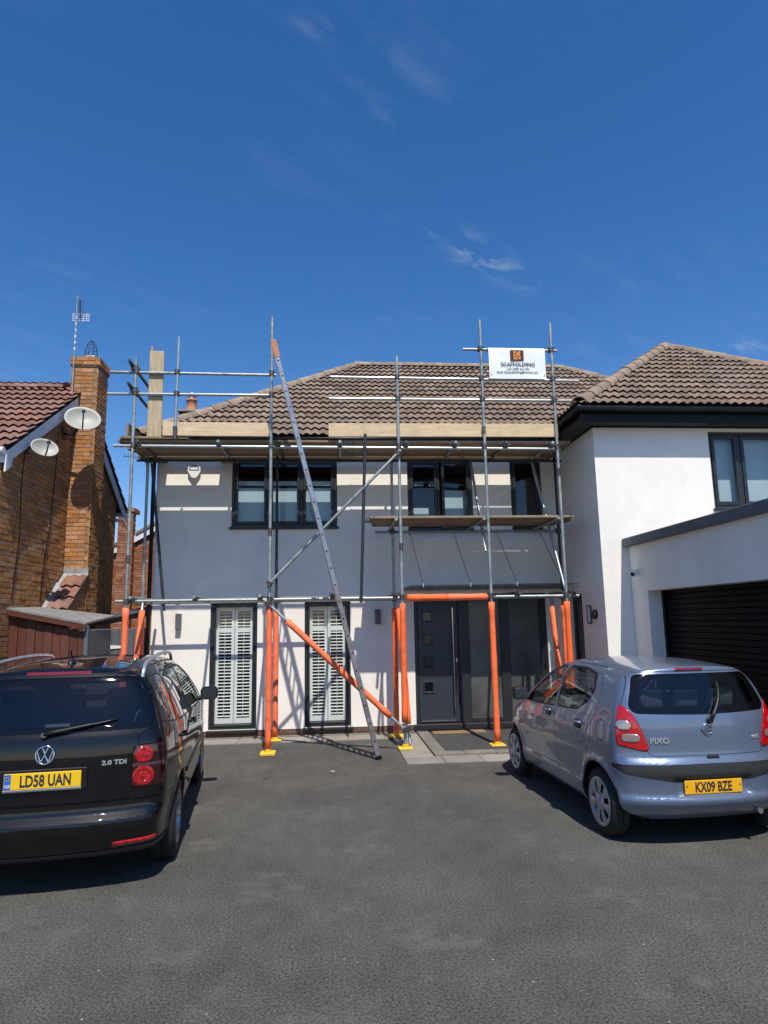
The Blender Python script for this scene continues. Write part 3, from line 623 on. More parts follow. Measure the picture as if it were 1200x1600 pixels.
ridge_tiles((GX, GY, GZ+nup), (AX, AY, AZ+nup), roof2); ridge_tiles((10.0, AY-2.75, AZ-2.75*t36+nup), (AX, AY, AZ+nup), roof2); ridge_tiles((AX, AY, AZ+nup), (AX, 14.7, AZ+nup), roof2)
# eaves: black fascia, soffit and gutter
mb = MB(); mb.bbox(EX+.02, RX-.35, EY+.03, EY+.06, 5.06, 5.195, .004); mb.box(EX+.02, RX-.35, EY+.06, FY-.002, 5.07, 5.09); mb.box(EX+.03, EX+.06, EY+.06, 19.3, 5.06, 5.195); mb.build('fascia', 'black_plastic', house)
mb = MB(); mb.path([(EX+.02, EY-.02, 5.14), (RX-.36, EY-.02, 5.14)], .045, 10); mb.build('gutter', 'black_plastic', house)
mb = MB(); mb.bbox(GX+.03, 10.5, GY+.06, GY+.09, 4.93, 5.195, .004); mb.bbox(GX+.06, GX+.09, GY+.092, 11.36, 4.93, 5.195, .004)
mb.box(GX+.09, 10.5, GY+.09, WY-.002, 4.945, 4.962); mb.box(GX+.09, RX-.002, WY-.002, 11.36, 4.945, 4.962); mb.build('fascia', 'black_plastic', house)
mb = MB(); mb.bbox(GX-.055, 10.5, GY-.055, GY+.055, 5.085, 5.185, .02, seg=2); mb.bbox(GX-.053, GX+.055, GY+.057, 11.36, 5.085, 5.185, .02, seg=2); mb.build('gutter', 'black_plastic', house)
# canopy over the door: glass plate on four rods
cz = 2.475
canopy = MB().bbox(1.32, 4.20, 10.93, 11.785, cz-.009, cz+.009, .003).build('canopy', 'canopy_glass', house)
MB().bbox(1.32, 4.20, 11.725, 11.797, cz-.045, cz-.0095, .004).build('wall_rail', 'aluminium_worn', canopy)
for xw in (1.456, 2.255, 3.051, 3.855):
    xf = xw+.11
    MB().tube((xw, FY-.02, 3.485), (xf-.03, 11.13, 2.71), .0065, 8).build('rod', 'aluminium_worn', canopy)
    MB().tube((xf-.03, 11.13, 2.71), (xf, 10.97, cz+.03), .0065, 8).tube((xf, 10.97, cz-.02), (xf, 10.97, cz+.04), .017, 10).build('rod_end', 'chrome', canopy)
    MB().tube((xw, FY-.03, 3.485), (xw, FY-.001, 3.485), .028, 12).build('rod_plate', 'dark_tube', canopy)
# chimney on the far side of the roof
ch = MB(); ch.box(-3.27, -2.86, 14.3, 14.8, 5.4, 6.52); stack = ch.build('chimney', 'plinth_brick', house)
MB().bbox(-3.31, -2.82, 14.26, 14.84, 6.52, 6.58, .015).build('cap', 'slab', stack)
pm = Matrix.Translation((-3.06, 14.55, 6.58))
MB().lathe([(.13, 0), (.12, .12), (.105, .26), (.125, .27), (.125, .31), (.095, .31), (.095, .2)], 20, pm).build('chimney_pot', 'terracotta', stack)
MB().lathe([(.10, .31), (.115, .33), (.075, .36), (.075, .40)], 16, pm).lathe([(.001, .47), (.15, .43), (.15, .42), (.001, .41)], 20, pm).build('cowl', 'aluminium', stack)

# ================================================================== GARAGE
gar = thing('garage', 'flat roofed white rendered garage with black roller door on the right', 'garage', (4.69, 7.5, 0))
GXW = 4.69
mb = MB(); wall_face(mb, (GXW, 9.995, 0), (0, -1, 0), (0, 0, 1), (-1, 0, 0), (0, 5.6), (0, 3.03), [(.52, 4.7, -.001, 2.28)], 0.26)
mb.add([(GXW, 4.395, 0), (9.0, 4.395, 0), (9.0, 4.395, 3.03), (GXW, 4.395, 3.03)], [(0, 1, 2, 3)]); mb.build('wall', 'render', gar)
MB().add([(GXW, 4.395, 2.97), (9.0, 4.395, 2.97), (9.0, 9.99, 2.97), (GXW, 9.99, 2.97)], [(0, 1, 2, 3)]).build('roof', 'felt', gar)
mb = MB(); mb.bbox(GXW-.10, GXW+.12, 4.3, 9.992, 2.985, 3.115, .008); mb.bbox(GXW+.122, 9.0, 4.3, 4.5, 2.985, 3.115, .008); mb.build('parapet_cap', 'grey_paint', gar)
MB().box(GXW+.30, 8.9, 4.5, 9.9, -.01, 2.9).build('inner_lining', 'black_plastic', gar)
sl = MB(); pr = [(.0, 0), (-.012, .006), (-.016, .038), (-.012, .070), (.0, .076)]
sl.prism([(p[0]+.0, p[1]) for p in pr]+[(.012, .076), (.012, 0)], 1, 0, -4.17); sm = sl.mesh('slat'); sm.materials.append(MATS['garage_slat'])
rd = MB().box(GXW+.262, GXW+.285, 5.29, 9.47, 0.0, 2.28).build('roller_door', 'garage_slat', gar)
for i in range(30): put('slat', sm, 'garage_slat', rd, M=Matrix.Translation((GXW+.248, 9.467, .003+i*.0765)))
MB().bbox(GXW+.20, GXW+.247, 9.415, 9.472, 0, 2.278, .004).build('guide_rail', 'black_plastic', gar)
# ================================================================== NEIGHBOUR'S BRICK HOUSE
NXW, NY0, NY1, NRY, NRZ, NEZ = -4.60, 9.47, 14.55, 12.20, 6.26, 4.42
nb = thing('brick_house', 'orange brown brick house with red tiled roof and tall chimney on the left', 'house', (NXW, 12.2, 0))
np_ = math.atan2(NRZ-NEZ, NRY-9.45)
gz = lambda y: NRZ-.02-abs(y-NRY)*math.tan(np_)
mb = MB(); mb.add([(NXW, NY0, 0), (NXW, NY1, 0), (NXW, NY1, gz(NY1)), (NXW, NRY, gz(NRY)), (NXW, NY0, gz(NY0))], [(0, 1, 2, 3, 4)])
mb.add([(NXW, NY0, 0), (-12, NY0, 0), (-12, NY0, gz(NY0)), (NXW, NY0, gz(NY0))], [(0, 3, 2, 1)]); mb.add([(NXW, NY1, 0), (-12, NY1, 0), (-12, NY1, gz(NY1)), (NXW, NY1, gz(NY1))], [(0, 1, 2, 3)])
nwall = mb.build('wall', 'mortar', nb)
BX, BY0, BY1 = -4.20, 11.90, 12.44           # chimney breast on the gable
mb = MB(); mb.box(NXW-.001, BX-.0, BY0, BY1, 0, 6.62); mb.box(-4.66, NXW-.002, BY0, BY1, 5.7, 6.62)
mb.add([(NXW-.001, 11.14, 0), (BX, 11.14, 0), (BX, 11.14, 2.20), (NXW-.001, 11.14, 2.20), (NXW-.001, BY0, 2.80), (BX, BY0, 2.80), (BX, BY0, 0), (NXW-.001, BY0, 0)], [(0, 1, 2, 3), (3, 2, 5, 4), (1, 6, 5, 2), (0, 3, 4, 7)])
breast = mb.build('chimney', 'mortar', nb)
b_s = lay((NXW, BY0, 0), (1, 0, 0), (0, BX-NXW+.008), (2.82, 6.6), lambda a, z: True)                         # lit face of the breast
b_s2 = lay((-4.66, BY0, 0), (1, 0, 0), (-.008, NXW+4.66), (5.97, 6.6), lambda a, z: True)
b_e = lay((BX, BY0, 0), (0, 1, 0), (-.008, BY1-BY0), (1.9, 6.6), lambda a, z: True, first=1)
b_l = lay((BX, 11.14, 0), (0, 1, 0), (-.008, BY0-11.14), (1.5, 2.75), lambda a, z: z < 2.18+.6*a/.76, first=1)
b_l2 = lay((NXW, 11.14, 0), (1, 0, 0), (0, BX-NXW+.008), (1.5, 2.17), lambda a, z: True)
place_bricks(b_s+b_s2+b_e[:70], 'brick', breast, 180); place_bricks(b_e[70:]+b_l+b_l2, 'brick', breast, 0)
b_g = lay((NXW, 0, 0), (0, 1, 0), (NY0, NY1), (1.5, 6.2), lambda y, z: z < gz(y)-.05 and not (BY0-.05 < y < BY1+.05) and not (11.1 < y < 12 and z < 2.2+(y-11.14)*.79+.03))
b_g.sort(key=lambda q: (q[0].translation.y+.8*abs(q[0].translation.z-3.0)))
place_bricks(b_g+lay((-9.0, NY0, 0), (1, 0, 0), (0, 4.408), (0.02, 4.3), lambda a, z: True), 'brick', nwall, 120)
# corbelled chimney head
mb = MB()
cap = lay((-4.66-.03, BY0-.025, 0), (1, 0, 0), (0, .52), (6.63, 6.78), lambda a, z: True)+lay((BX+.03, BY0-.025, 0), (0, 1, 0), (0, .60), (6.63, 6.78), lambda a, z: True, first=1)
MB().box(-4.682, BX+.022, BY0-.017, BY1+.02, 6.60, 6.79).build('chimney_head', 'mortar', nb)
place_bricks(cap, 'brick', breast, 60)
pm = Matrix.Translation((-4.43, 12.15, 6.79))
MB().lathe([(.17, 0), (.15, .07), (.11, .10), (.10, .10)], 20, pm).build('flaunching', 'slab', nb)
cg = MB()
for i in range(8):
    a = 2*math.pi*i/8; cg.path([(-4.43+r_*math.cos(a), 12.15+r_*math.sin(a), 6.87+h_) for r_, h_ in ((.115, 0), (.115, .10), (.09, .22), (.045, .31), (.005, .345))], .0045, 5)
for r_, h_ in ((.115, .02), (.113, .11), (.085, .23)): cg.path([(-4.43+r_*math.cos(2*math.pi*i/16), 12.15+r_*math.sin(2*math.pi*i/16), 6.87+h_) for i in range(16)], .004, 5, True)
cg.build('bird_guard', 'dark_tube', nb)
# roof
nc, ns = math.cos(np_), math.sin(np_); NVX = -4.50
mb = MB(); mb.add([(-12, 9.45, NEZ), (NVX, 9.45, NEZ), (NVX, NRY, NRZ), (-12, NRY, NRZ), (NVX, 2*NRY-9.45, NEZ), (-12, 2*NRY-9.45, NEZ)], [(0, 1, 2, 3), (3, 2, 4, 5)])
mb.add([(-12, 9.45, NEZ-.03), (NVX, 9.45, NEZ-.03), (NVX, NRY, NRZ-.03), (-12, NRY, NRZ-.03), (NVX, 2*NRY-9.45, NEZ-.03), (-12, 2*NRY-9.45, NEZ-.03)], [(3, 2, 1, 0), (5, 4, 2, 3)])
nroof = mb.build('roof', 'roof_deck', nb)
sl_ = (NRY-9.45)/nc
nt_ = slope_tiles((NVX+.03-7.59, 9.45, NEZ), (1, 0, 0), (0, nc, ns), [(0, 0), (7.59, 0), (7.59, sl_), (0, sl_)])
nt_ = sorted(nt_, key=lambda q: -q[0].translation.x)
place_tiles(nt_, 'red_tile', nroof, 170)
nt2 = slope_tiles((NVX+.03, 2*NRY-9.45, NEZ), (-1, 0, 0), (0, -nc, ns), [(0, 0), (1.98, 0), (1.98, sl_), (0, sl_)])
place_tiles(nt2, 'red_tile', nroof, 0)
ridge_tiles((-10.4, NRY, NRZ+.06), (-4.9, NRY, NRZ+.06), nroof, 'red_tile')
# white barge boards and boxed eaves
for s_ in (-1, 1):
    mb = MB(); y_e = NRY+s_*(NRY-9.45+.02)
    z_off = -.035
    def pt(y, dz): return (y, NRZ+z_off-abs(y-NRY)*math.tan(np_)+dz)
    poly = [pt(NRY, 0), pt(y_e, 0), pt(y_e, -.30), pt(NRY+s_*(NRY-9.45-.16), -.30), pt(NRY+s_*(NRY-9.45-.16), -.20), pt(NRY, -.24)]
    mb.prism(poly, 0, NVX-.035, NVX-.01); mb.build('barge_board', 'white_paint', nb)
MB().box(-12, NVX-.04, 9.42, 9.44, NEZ-.22, NEZ-.04).build('eaves_box', 'white_paint', nb); MB().box(-12, NVX-.04, NY1+.002, 14.97, NEZ-.24, NEZ-.22).build('eaves_box', 'white_paint', nb)

for yy_ in (9.37, 15.02): MB().path([(-12, yy_, NEZ-.06), (NVX-.02, yy_, NEZ-.06)], .055, 8).build('gutter', 'white_paint', nb)
# tiled slope with lead at the foot of the breast
sh = thing('tile_apron', 'small red tiled slope with torn lead flashing at chimney foot', 'tiles', ((BX+NXW)/2, 11.5, 2.5)) if False else None
ap = math.atan2(.60, .76); ac, as_ = math.cos(ap), math.sin(ap)
MB().bbox(NXW+.005, BX+.03, 0, .33, 0, .012, .004, Matrix.Translation((0, BY0, 2.80)) @ Matrix.Rotation(ap, 4, 'X') @ Matrix.Translation((0, -.33, .012))).box(NXW+.005, BX+.025, BY0-.018, BY0-.009, 2.80, 2.90).build('lead_flashing', 'lead', nb)
MB().bbox(NXW-.0, NXW+.13, -1.0, -.30, 0, .015, .004, Matrix.Translation((0, BY0, 2.80)) @ Matrix.Rotation(ap, 4, 'X') @ Matrix.Translation((0, 0, .034))).build('lead_flashing', 'lead', nb)
stl = slope_tiles((NXW, 11.10, 2.19), (1, 0, 0), (0, ac, as_), [(.10, 0), (.43, 0), (.43, .82), (.10, .82)])
place_tiles(stl, 'red_tile', breast, 20)
# cables on the gable
MB().path([(NXW+.014, 10.14, 4.62), (NXW+.014, 10.10, 4.0), (NXW+.014, 10.16, 3.3), (NXW+.014, 10.05, 2.3)], .006, 5).build('cable', 'black_plastic', nb)
MB().path([(NXW+.014, 11.3, 5.2), (NXW+.014, 11.28, 4.4), (NXW+.014, 11.2, 3.6), (NXW+.016, 11.05, 2.9), (NXW+.016, 11.0, 2.3)], .007, 5).build('cable', 'black_plastic', nb)

# aerial on the chimney
ae = thing('television_aerial', 'thin television aerial with white reflector grid on a striped mast above the brick chimney', 'aerial', (-4.62, 11.86, 6.3))
MB().tube((-4.62, 11.86, 5.9), (-4.63, 11.86, 7.95), .014, 8).build('mast', 'galv', ae)
for i in range(6): MB().tube((-4.6225, 11.86, 6.9+i*.12), (-4.6228, 11.86, 6.95+i*.12), .0155, 8).build('mast_band', 'white_paint', ae)
MB().tube((-4.44, 11.5, 7.72), (-4.64, 12.08, 7.60), .010, 6).build('boom', 'dark_tube', ae)
r = MB()
for zz in (-.06, -.02, .03, .07): r.tube((-4.77, 12.05, 7.62+zz), (-4.47, 12.05, 7.62+zz), .006, 5)
for xq in (-.14, -.08, -.02, .05, .11, .15): r.tube((-4.62+xq, 12.05, 7.55), (-4.62+xq, 12.05, 7.70), .005, 5)
r.build('reflector', 'white_plastic', ae)
r = MB()
for i in range(9): r.tube((-4.445-.0225*i-.08, 11.52+i*.065-.03, 7.716-.0135*i), (-4.445-.0225*i+.08, 11.52+i*.065+.03, 7.716-.0135*i), .0035, 5)
r.build('elements', 'dark_tube', ae)

# satellite dishes
def dish(c, face, rx, rz, mount, label, back):
    c = Vector(c); f = Vector(face).normalized(); t = thing('satellite_dish', label, 'satellite dish', tuple(mount), 'satellite dishes on the brick gable')
    M = Matrix.Translation(c) @ f.to_track_quat('Z', 'Y').to_matrix().to_4x4()
    mb = MB(); K = 40; pr = []
    rings = [(i/8) for i in range(9)]
    vs = []; 
    for side, off in ((0, 0.0), (1, -.012)):
        for q in rings:
            vs += [M @ Vector((rx*q*math.cos(2*math.pi*k/K), rz*q*math.sin(2*math.pi*k/K), .085*q*q-.085+off)) for k in range(K)]
    fs = []
    for side in (0, 1):
        b = side*9*K
        for i in range(8): fs += [((b+i*K+k, b+i*K+(k+1) % K, b+(i+1)*K+(k+1) % K, b+(i+1)*K+k) if not side else (b+i*K+k, b+(i+1)*K+k, b+(i+1)*K+(k+1) % K, b+i*K+(k+1) % K)) for k in range(K)]
    fs += [(8*K+k, 8*K+(k+1) % K, 17*K+(k+1) % K, 17*K+k) for k in range(K)]
    mb.add(vs, fs, True); mb.build('reflector', 'dish', t)
    arm_end = M @ Vector((0, -rz*.35, rx*.95)); base = M @ Vector((0, -rz*.92, -.02))
    MB().path([base, base.lerp(arm_end, .5)+Vector((0, 0, -.03)), arm_end], .012, 8).build('feed_arm', 'dark_tube', t)
    head = M @ Vector((0, -rz*.25, rx*.88)); MB().tube(arm_end, head, .032, 12, .026).build('feed_horn', 'grey_paint', t)
    bk = M @ Vector((0, 0, -.10))
    MB().path([mount, (mount[0]+.18, mount[1]-.02, mount[2]-.02), tuple(bk)], .022, 8).build('bracket', 'dark_tube', t)
    MB().bbox(mount[0]-.008, mount[0]+.02, mount[1]-.08, mount[1]+.08, mount[2]-.1, mount[2]+.1, .004).build('wall_plate', 'dark_tube', t)
dish((-4.18, 11.25, 5.42), (.35, -.88, .40), .29, .245, (NXW+.012, 11.52, 5.22), 'large round grey satellite dish overlapping the brick chimney', .3)
dish((-4.25, 10.02, 4.58), (.55, -.72, .45), .195, .165, (NXW+.012, 10.15, 4.62), 'small pale satellite dish on the brick wall below the white barge board', .2)

# lean-to shed between the houses
ls = thing('lean_to_shed', 'low brown timber lean-to with grey felt roof against the brick gable', 'shed', (-4.05, 10.05, 0))
mb = MB(); mb.add([(-4.585, 9.93, 2.165), (-3.48, 9.93, 1.935), (-3.44, 11.08, 2.045), (-4.585, 11.08, 2.20), (-4.585, 9.93, 2.195), (-3.48, 9.93, 1.965), (-3.44, 11.08, 2.075), (-4.585, 11.08, 2.23)], [(3, 2, 1, 0), (4, 5, 6, 7), (0, 1, 5, 4), (1, 2, 6, 5), (2, 3, 7, 6), (3, 0, 4, 7)]); mb.build('roof', 'felt', ls)
MB().add([(-4.58, 9.935, 2.09), (-3.485, 9.935, 1.865), (-3.485, 9.935, 1.934), (-4.58, 9.935, 2.163), (-4.58, 9.955, 2.09), (-3.485, 9.955, 1.865), (-3.485, 9.955, 1.934), (-4.58, 9.955, 2.163)], [(0, 1, 2, 3), (7, 6, 5, 4), (0, 4, 5, 1), (3, 2, 6, 7), (1, 5, 6, 2), (0, 3, 7, 4)]).build('fascia_board', 'brown_wood', ls)
i = 0; xb = -4.575
while xb < -3.53:
    zt_ = 2.12-(xb+4.58)*.205; MB().bbox(xb+.003, xb+.117, 10.02+.006*(i % 2), 10.04+.006*(i % 2), .02, zt_-.08, .004).build('plank', 'brown_wood', ls); xb += .12; i += 1
MB().box(-4.575, -3.54, 10.055, 10.075, .02, 1.62).build('backing', 'brown_wood', ls)
MB().bbox(-3.525, -3.47, 10.0, 10.06, 0, 1.9, .004).build('post', 'grey_paint', ls)
MB().bbox(-3.5, -3.48, 10.07, 11.05, .02, 1.85, .004).build('side_panel', 'grey_paint', ls)
# side gate between the houses
sg = thing('side_gate', 'grey boarded side gate with white strap hinge beside the house corner', 'gate', (-3.6, 11.86, 0))
for i in range(8): MB().bbox(-4.08+i*.121, -4.08+i*.121+.117, 11.86, 11.885, .05, 1.86, .004).build('board', 'grey_paint', sg)
MB().bbox(-4.20, -4.10, 11.82, 11.92, 0, 1.95, .005).build('gate_post', 'grey_paint', sg)
MB().add([(-4.25, 11.80, 1.93), (-3.07, 11.80, 2.17), (-3.07, 11.80, 2.24), (-4.25, 11.80, 2.0), (-4.25, 13.2, 1.93), (-3.07, 13.2, 2.17), (-3.07, 13.2, 2.24), (-4.25, 13.2, 2.0)], [(0, 1, 2, 3), (7, 6, 5, 4), (0, 4, 5, 1), (3, 2, 6, 7), (1, 5, 6, 2), (0, 3, 7, 4)]).build('cover_roof', 'grey_paint', sg)
MB().add([(-4.09, 11.845, 1.50), (-3.45, 11.845, 1.535), (-3.45, 11.845, 1.565), (-4.09, 11.845, 1.60), (-4.09, 11.859, 1.50), (-3.45, 11.859, 1.535), (-3.45, 11.859, 1.565), (-4.09, 11.859, 1.60)], [(0, 1, 2, 3), (0, 4, 5, 1), (3, 2, 6, 7), (1, 5, 6, 2), (0, 3, 7, 4)]).build('strap_hinge', 'white_plastic', sg)
dp = MB().tube((-3.09, 11.74, .02), (-3.09, 11.74, 4.95), .034, 12).build('drainpipe', 'black_plastic', house)

# ================================================================== HOUSE FAR BEHIND
fh = thing('far_brick_house', 'distant red brick house with white barge board seen in the gap between the houses', 'house', (-5.5, 20.0, 0))
fz = lambda x: 4.14+(x+6.39)*.568
mb = MB(); mb.add([(-7.6, 20, 0), (-1.0, 20, 0), (-1.0, 20, fz(-1.8)), (-1.8, 20, fz(-1.8)), (-7.6, 20, fz(-7.6))], [(0, 1, 2, 3, 4)]); mb.add([(-7.6, 20, 0), (-7.6, 27, 0), (-7.6, 27, fz(-7.6)), (-7.6, 20, fz(-7.6))], [(0, 3, 2, 1)])
fw_ = mb.build('wall', 'mortar', fh)
fb = lay((0, 20, 0), (1, 0, 0), (-7.0, -4.6), (1.8, 5.2), lambda x, z: z < fz(x)-.2); place_bricks(fb, 'far_brick', fw_, 0)
mb = MB(); mb.box(-6.16, -5.74, 19.72, 19.995, 0, 5.28); fc = mb.build('chimney', 'mortar', fh)
fb = lay((-6.16, 19.72, 0), (1, 0, 0), (0, .42), (1.8, 5.2), lambda x, z: True)+lay((-5.74, 19.72, 0), (0, 1, 0), (0, .27), (1.8, 5.2), lambda x, z: True); place_bricks(fb, 'far_brick', fc, 0)
MB().bbox(-6.2, -5.70, 19.68, 20.3, 5.2, 5.33, .01).build('chimney_cap', 'far_brick', fh)
def slab_s(x0, x1, dz0, dz1, y0, y1): return [(x0, y0, fz(x0)+dz0), (x1, y0, fz(x1)+dz0), (x1, y0, fz(x1)+dz1), (x0, y0, fz(x0)+dz1), (x0, y1, fz(x0)+dz0), (x1, y1, fz(x1)+dz0), (x1, y1, fz(x1)+dz1), (x0, y1, fz(x0)+dz1)]
BF = [(0, 1, 2, 3), (7, 6, 5, 4), (0, 4, 5, 1), (3, 2, 6, 7), (1, 5, 6, 2), (0, 3, 7, 4)]
MB().add(slab_s(-7.9, -6.165, -.20, 0, 19.9, 19.94), BF).add(slab_s(-5.735, -1.8, -.20, 0, 19.9, 19.94), BF).build('barge_board', 'white_paint', fh)
MB().add(slab_s(-7.9, -6.2, .002, .09, 19.86, 27), BF).add(slab_s(-6.2, -5.69, .002, .09, 20.32, 27), BF).add(slab_s(-5.69, -1.8, .002, .09, 19.86, 27), BF).build('roof', 'roof_tile', fh)
fa = thing('roof_aerial', 'thin distant aerial mast on the chimney of the far brick house', 'aerial', (-5.9, 20.0, 5.33))
MB().tube((-5.9, 20.0, 5.3), (-5.9, 20.0, 7.0), .018, 6).build('mast', 'galv', fa); MB().tube((-6.15, 19.9, 6.93), (-5.65, 20.1, 6.93), .010, 6).build('boom', 'dark_tube', fa)
r = MB()
for i in range(5): r.tube((-6.1+i*.1, 19.82+.04*i, 6.85), (-6.1+i*.1, 19.82+.04*i, 7.01), .005, 5)
r.build('elements', 'dark_tube', fa)

# ================================================================== SMALL FITTINGS
def wall_light(x, z, label):
    t = thing('wall_light', label, 'wall light', (x, FY, z), 'up and down wall lights on the front')
    MB().bbox(x-.045, x+.045, FY-.10, FY-.012, z-.13, z+.13, .004).build('housing', 'grey_paint', t)
    MB().bbox(x-.03, x+.03, FY-.014, FY+.001, z-.05, z+.05, .003).build('back_plate', 'anthracite', t)
    for zz in (-.1305, .1305): MB().tube((x, FY-.056, z+zz-.001), (x, FY-.056, z+zz+.001), .032, 16).build('lens', 'white_plastic', t)
wall_light(-2.585, 1.965, 'dark rectangular wall light left of the tall shuttered windows')
wall_light(.85, 1.985, 'dark rectangular wall light between shuttered window and front door')
al = thing('alarm_box', 'white burglar alarm box high on the wall near the left corner', 'alarm box', (-2.39, FY, 4.6))
MB().prism([(-2.50, 4.67), (-2.44, 4.73), (-2.34, 4.73), (-2.28, 4.67), (-2.28, 4.60), (-2.36, 4.47), (-2.42, 4.47), (-2.50, 4.60)], 1, FY-.075, FY+.001).build('housing', 'white_plastic', al)
MB().prism([(-2.475, 4.665), (-2.43, 4.708), (-2.35, 4.708), (-2.305, 4.665), (-2.305, 4.615), (-2.475, 4.615)], 1, FY-.079, FY-.0751).build('sounder_panel', 'grey_paint', al)
MB().bbox(-2.455, -2.325, FY-.083, FY-.0792, 4.625, 4.665, .003).build('name_panel', 'white_plastic', al)
cc = thing('security_camera', 'white dome security camera high on the garage wall corner', 'camera', (GXW, 9.8, 2.57))
MB().tube((GXW+.001, 9.72, 2.57), (GXW-.05, 9.72, 2.57), .05, 20).build('base', 'white_plastic', cc)
M_ = Matrix.Translation((GXW-.085, 9.71, 2.56)) @ Vector((-.6, -.7, -.4)).to_track_quat('Z', 'Y').to_matrix().to_4x4()
MB().lathe([(.001, -.052)]+[(.052*math.sin(a), -.052*math.cos(a)) for a in [.4, .8, 1.2, 1.57]]+[(.05, .045), (.044, .055), (.001, .055)], 20, M_).build('housing', 'white_plastic', cc)
MB().lathe([(.001, .066), (.02, .064), (.034, .056), (.034, .05)], 16, M_).build('lens', 'lens_dark', cc)
ic = thing('door_entry_panel', 'small framed entry panel with round light on the shaded return wall', 'entry panel', (RX, 10.6, 1.95))
fr = MB(); frame_rects(fr, 1.10, 1.26, 1.80, 2.10, .022, -.03, .001, Matrix(((0, -(-1), 0, RX), (-1, 0, 0, FY), (0, 0, 1, 0), (0, 0, 0, 1))), .003); fr.build('frame', 'grey_paint', ic)
MB().box(RX-.02, RX-.001, FY-1.24, FY-1.12, 1.82, 2.08).build('panel', 'white_plastic', ic)
rl = thing('round_wall_lamp', 'small round dark wall lamp beside the entry panel', 'wall light', (RX, 10.36, 1.95))
MB().lathe([(.001, 0), (.075, 0), (.075, .045), (.05, .06), (.001, .06)], 24, Matrix.Translation((RX-.001, 10.38, 1.95)) @ Matrix.Rotation(-math.pi/2, 4, 'Y')).build('housing', 'anthracite', rl)
c2 = thing('small_camera', 'tiny white camera on the return wall above the canopy end', 'camera', (RX, 11.05, 2.36))
MB().tube((RX+.001, 11.05, 2.36), (RX-.05, 11.05, 2.36), .02, 12).bbox(RX-.10, RX-.04, 10.99, 11.09, 2.33, 2.385, .012, seg=2).build('housing', 'white_plastic', c2)
MB().tube((RX-.07, 10.989, 2.357), (RX-.07, 10.982, 2.357), .018, 12).build('lens', 'lens_dark', c2)

# ================================================================== SCAFFOLD
sc = thing('scaffold', 'tube and board scaffold with orange foam sleeves standing along the house front', 'scaffold', (.4, 10.25, 0))
R_ = .0242; FYS, IYS = 10.25, 11.30
cm = MB(); cm.tube((0, 0, -.03), (0, 0, .03), .036, 12).tube((-.03, .050, 0), (.03, .050, 0), .036, 12).bbox(-.02, .02, -.012, .07, -.028, .028, .006).tube((.028, -.02, .0), (.058, -.045, .0), .010, 6).tube((-.02, .09, .02), (-.03, .10, .06), .009, 6)
cm.v = [(a*1.12, b, c*1.2) for a, b, c in cm.v]; CM = cm.mesh('coupler'); CM.materials.append(MATS['coupler'])
def coupler(par, x, y, z, rz=0.0, flip=1): put('coupler', CM, 'coupler', par, M=Matrix.Translation((x, y, z)) @ Matrix.Rotation(rz+random.uniform(-.1, .1), 4, 'Z'))
def sleeve(par, p0, p1, r=.047, n=14, slit=True):
    p0, p1 = Vector(p0), Vector(p1); d = p1-p0; L = d.length; k = max(6, int(L/.12)); pts = [p0+d*(i/k) for i in range(k+1)]
    rr = [r*(1+.05*math.sin(i*1.9+L*7)+.04*math.sin(i*.7+1.3)) for i in range(k+1)]
    mb = MB(); mb.path(pts, rr, n); return mb.build('foam_sleeve', 'orange_foam', par)
def base_plate(par, x, y):
    mb = MB(); mb.bbox(x-.11, x+.11, y-.11, y+.11, .019 if y > 11.1 or (x > 1.0 and y > 9.2) else .001, .045, .008); mb.tube((x, y, .0455), (x, y, .085), .046, 14); return mb.build('base_plate', 'yellow_plastic', par)
def tube(nm, p0, p1, m='galv'): return MB().tube(p0, p1, R_, 14).build(nm, m, sc)
fronts = [(-3.03, 6.10), (-.91, 6.84), (1.125, 6.20), (2.525, 6.86), (3.735, 6.83)]
inners = [(-3.08, 4.93), (-.89, 4.93), (1.10, 4.93), (4.05, 4.80)]
FS = []
for i, (x, h) in enumerate(fronts):
    # a standard is made of two tubes with a joint pin; slight lean
    dx_ = random.uniform(-.012, .012)
    s_ = tube('standard', (x, FYS, .05), (x+dx_, FYS, h)); FS.append(s_); base_plate(s_, x, FYS)
    zj = (2.9, 3.3, 3.05, 4.95, 4.25)[i]; MB().tube((x, FYS, zj-.06), (x, FYS, zj+.06), .031, 12).build('joint_sleeve', 'coupler', s_)
    sleeve(s_, (x, FYS, .40 if i == 2 else .10), (x, FYS, 2.17 if i < 4 else 2.16))
IS = []
for i, (x, h) in enumerate(inners):
    s_ = tube('standard', (x, IYS, .05), (x, IYS, h), 'dark_tube' if i in (1, 3) else 'galv'); IS.append(s_); base_plate(s_, x, IYS); sleeve(s_, (x, IYS, .10), (x, IYS, 2.12))
lg = FYS+.050; ig = IYS+.050
def ledger(nm, x0, x1, z, y, xs, m='galv', st=FS, dz=0.0):
    t_ = tube(nm, (x0, y, z), (x1, y, z+dz), m)
    for x in xs: coupler(t_, x, y-.05, z)
    return t_
ledger('ledger', -3.20, 3.96, 2.27, lg, (-3.03, -.91, 1.125, 2.525, 3.735), dz=-.02)
l_ = ledger('ledger', -3.20, 4.18, 2.27, ig, (-3.08, -.89, 1.10, 4.05))
ledger('ledger', -3.34, 3.80, 4.68, lg, (-3.03, -.91, 1.125, 2.525, 3.735), 'galv_bright', dz=-.03)
ledger('ledger', -3.25, 4.15, 4.68, IYS-.05, (), 'dark_tube')
ledger('ledger', .80, 4.15, 3.43, ig, (1.10, 4.05))
ledger('guard_rail', -3.45, -.84, 5.885, lg, (-3.03, -2.4, -.91), dz=-.02); ledger('guard_rail', -3.47, -.87, 5.525, lg, (-3.03, -2.4, -.91), 'galv_bright')
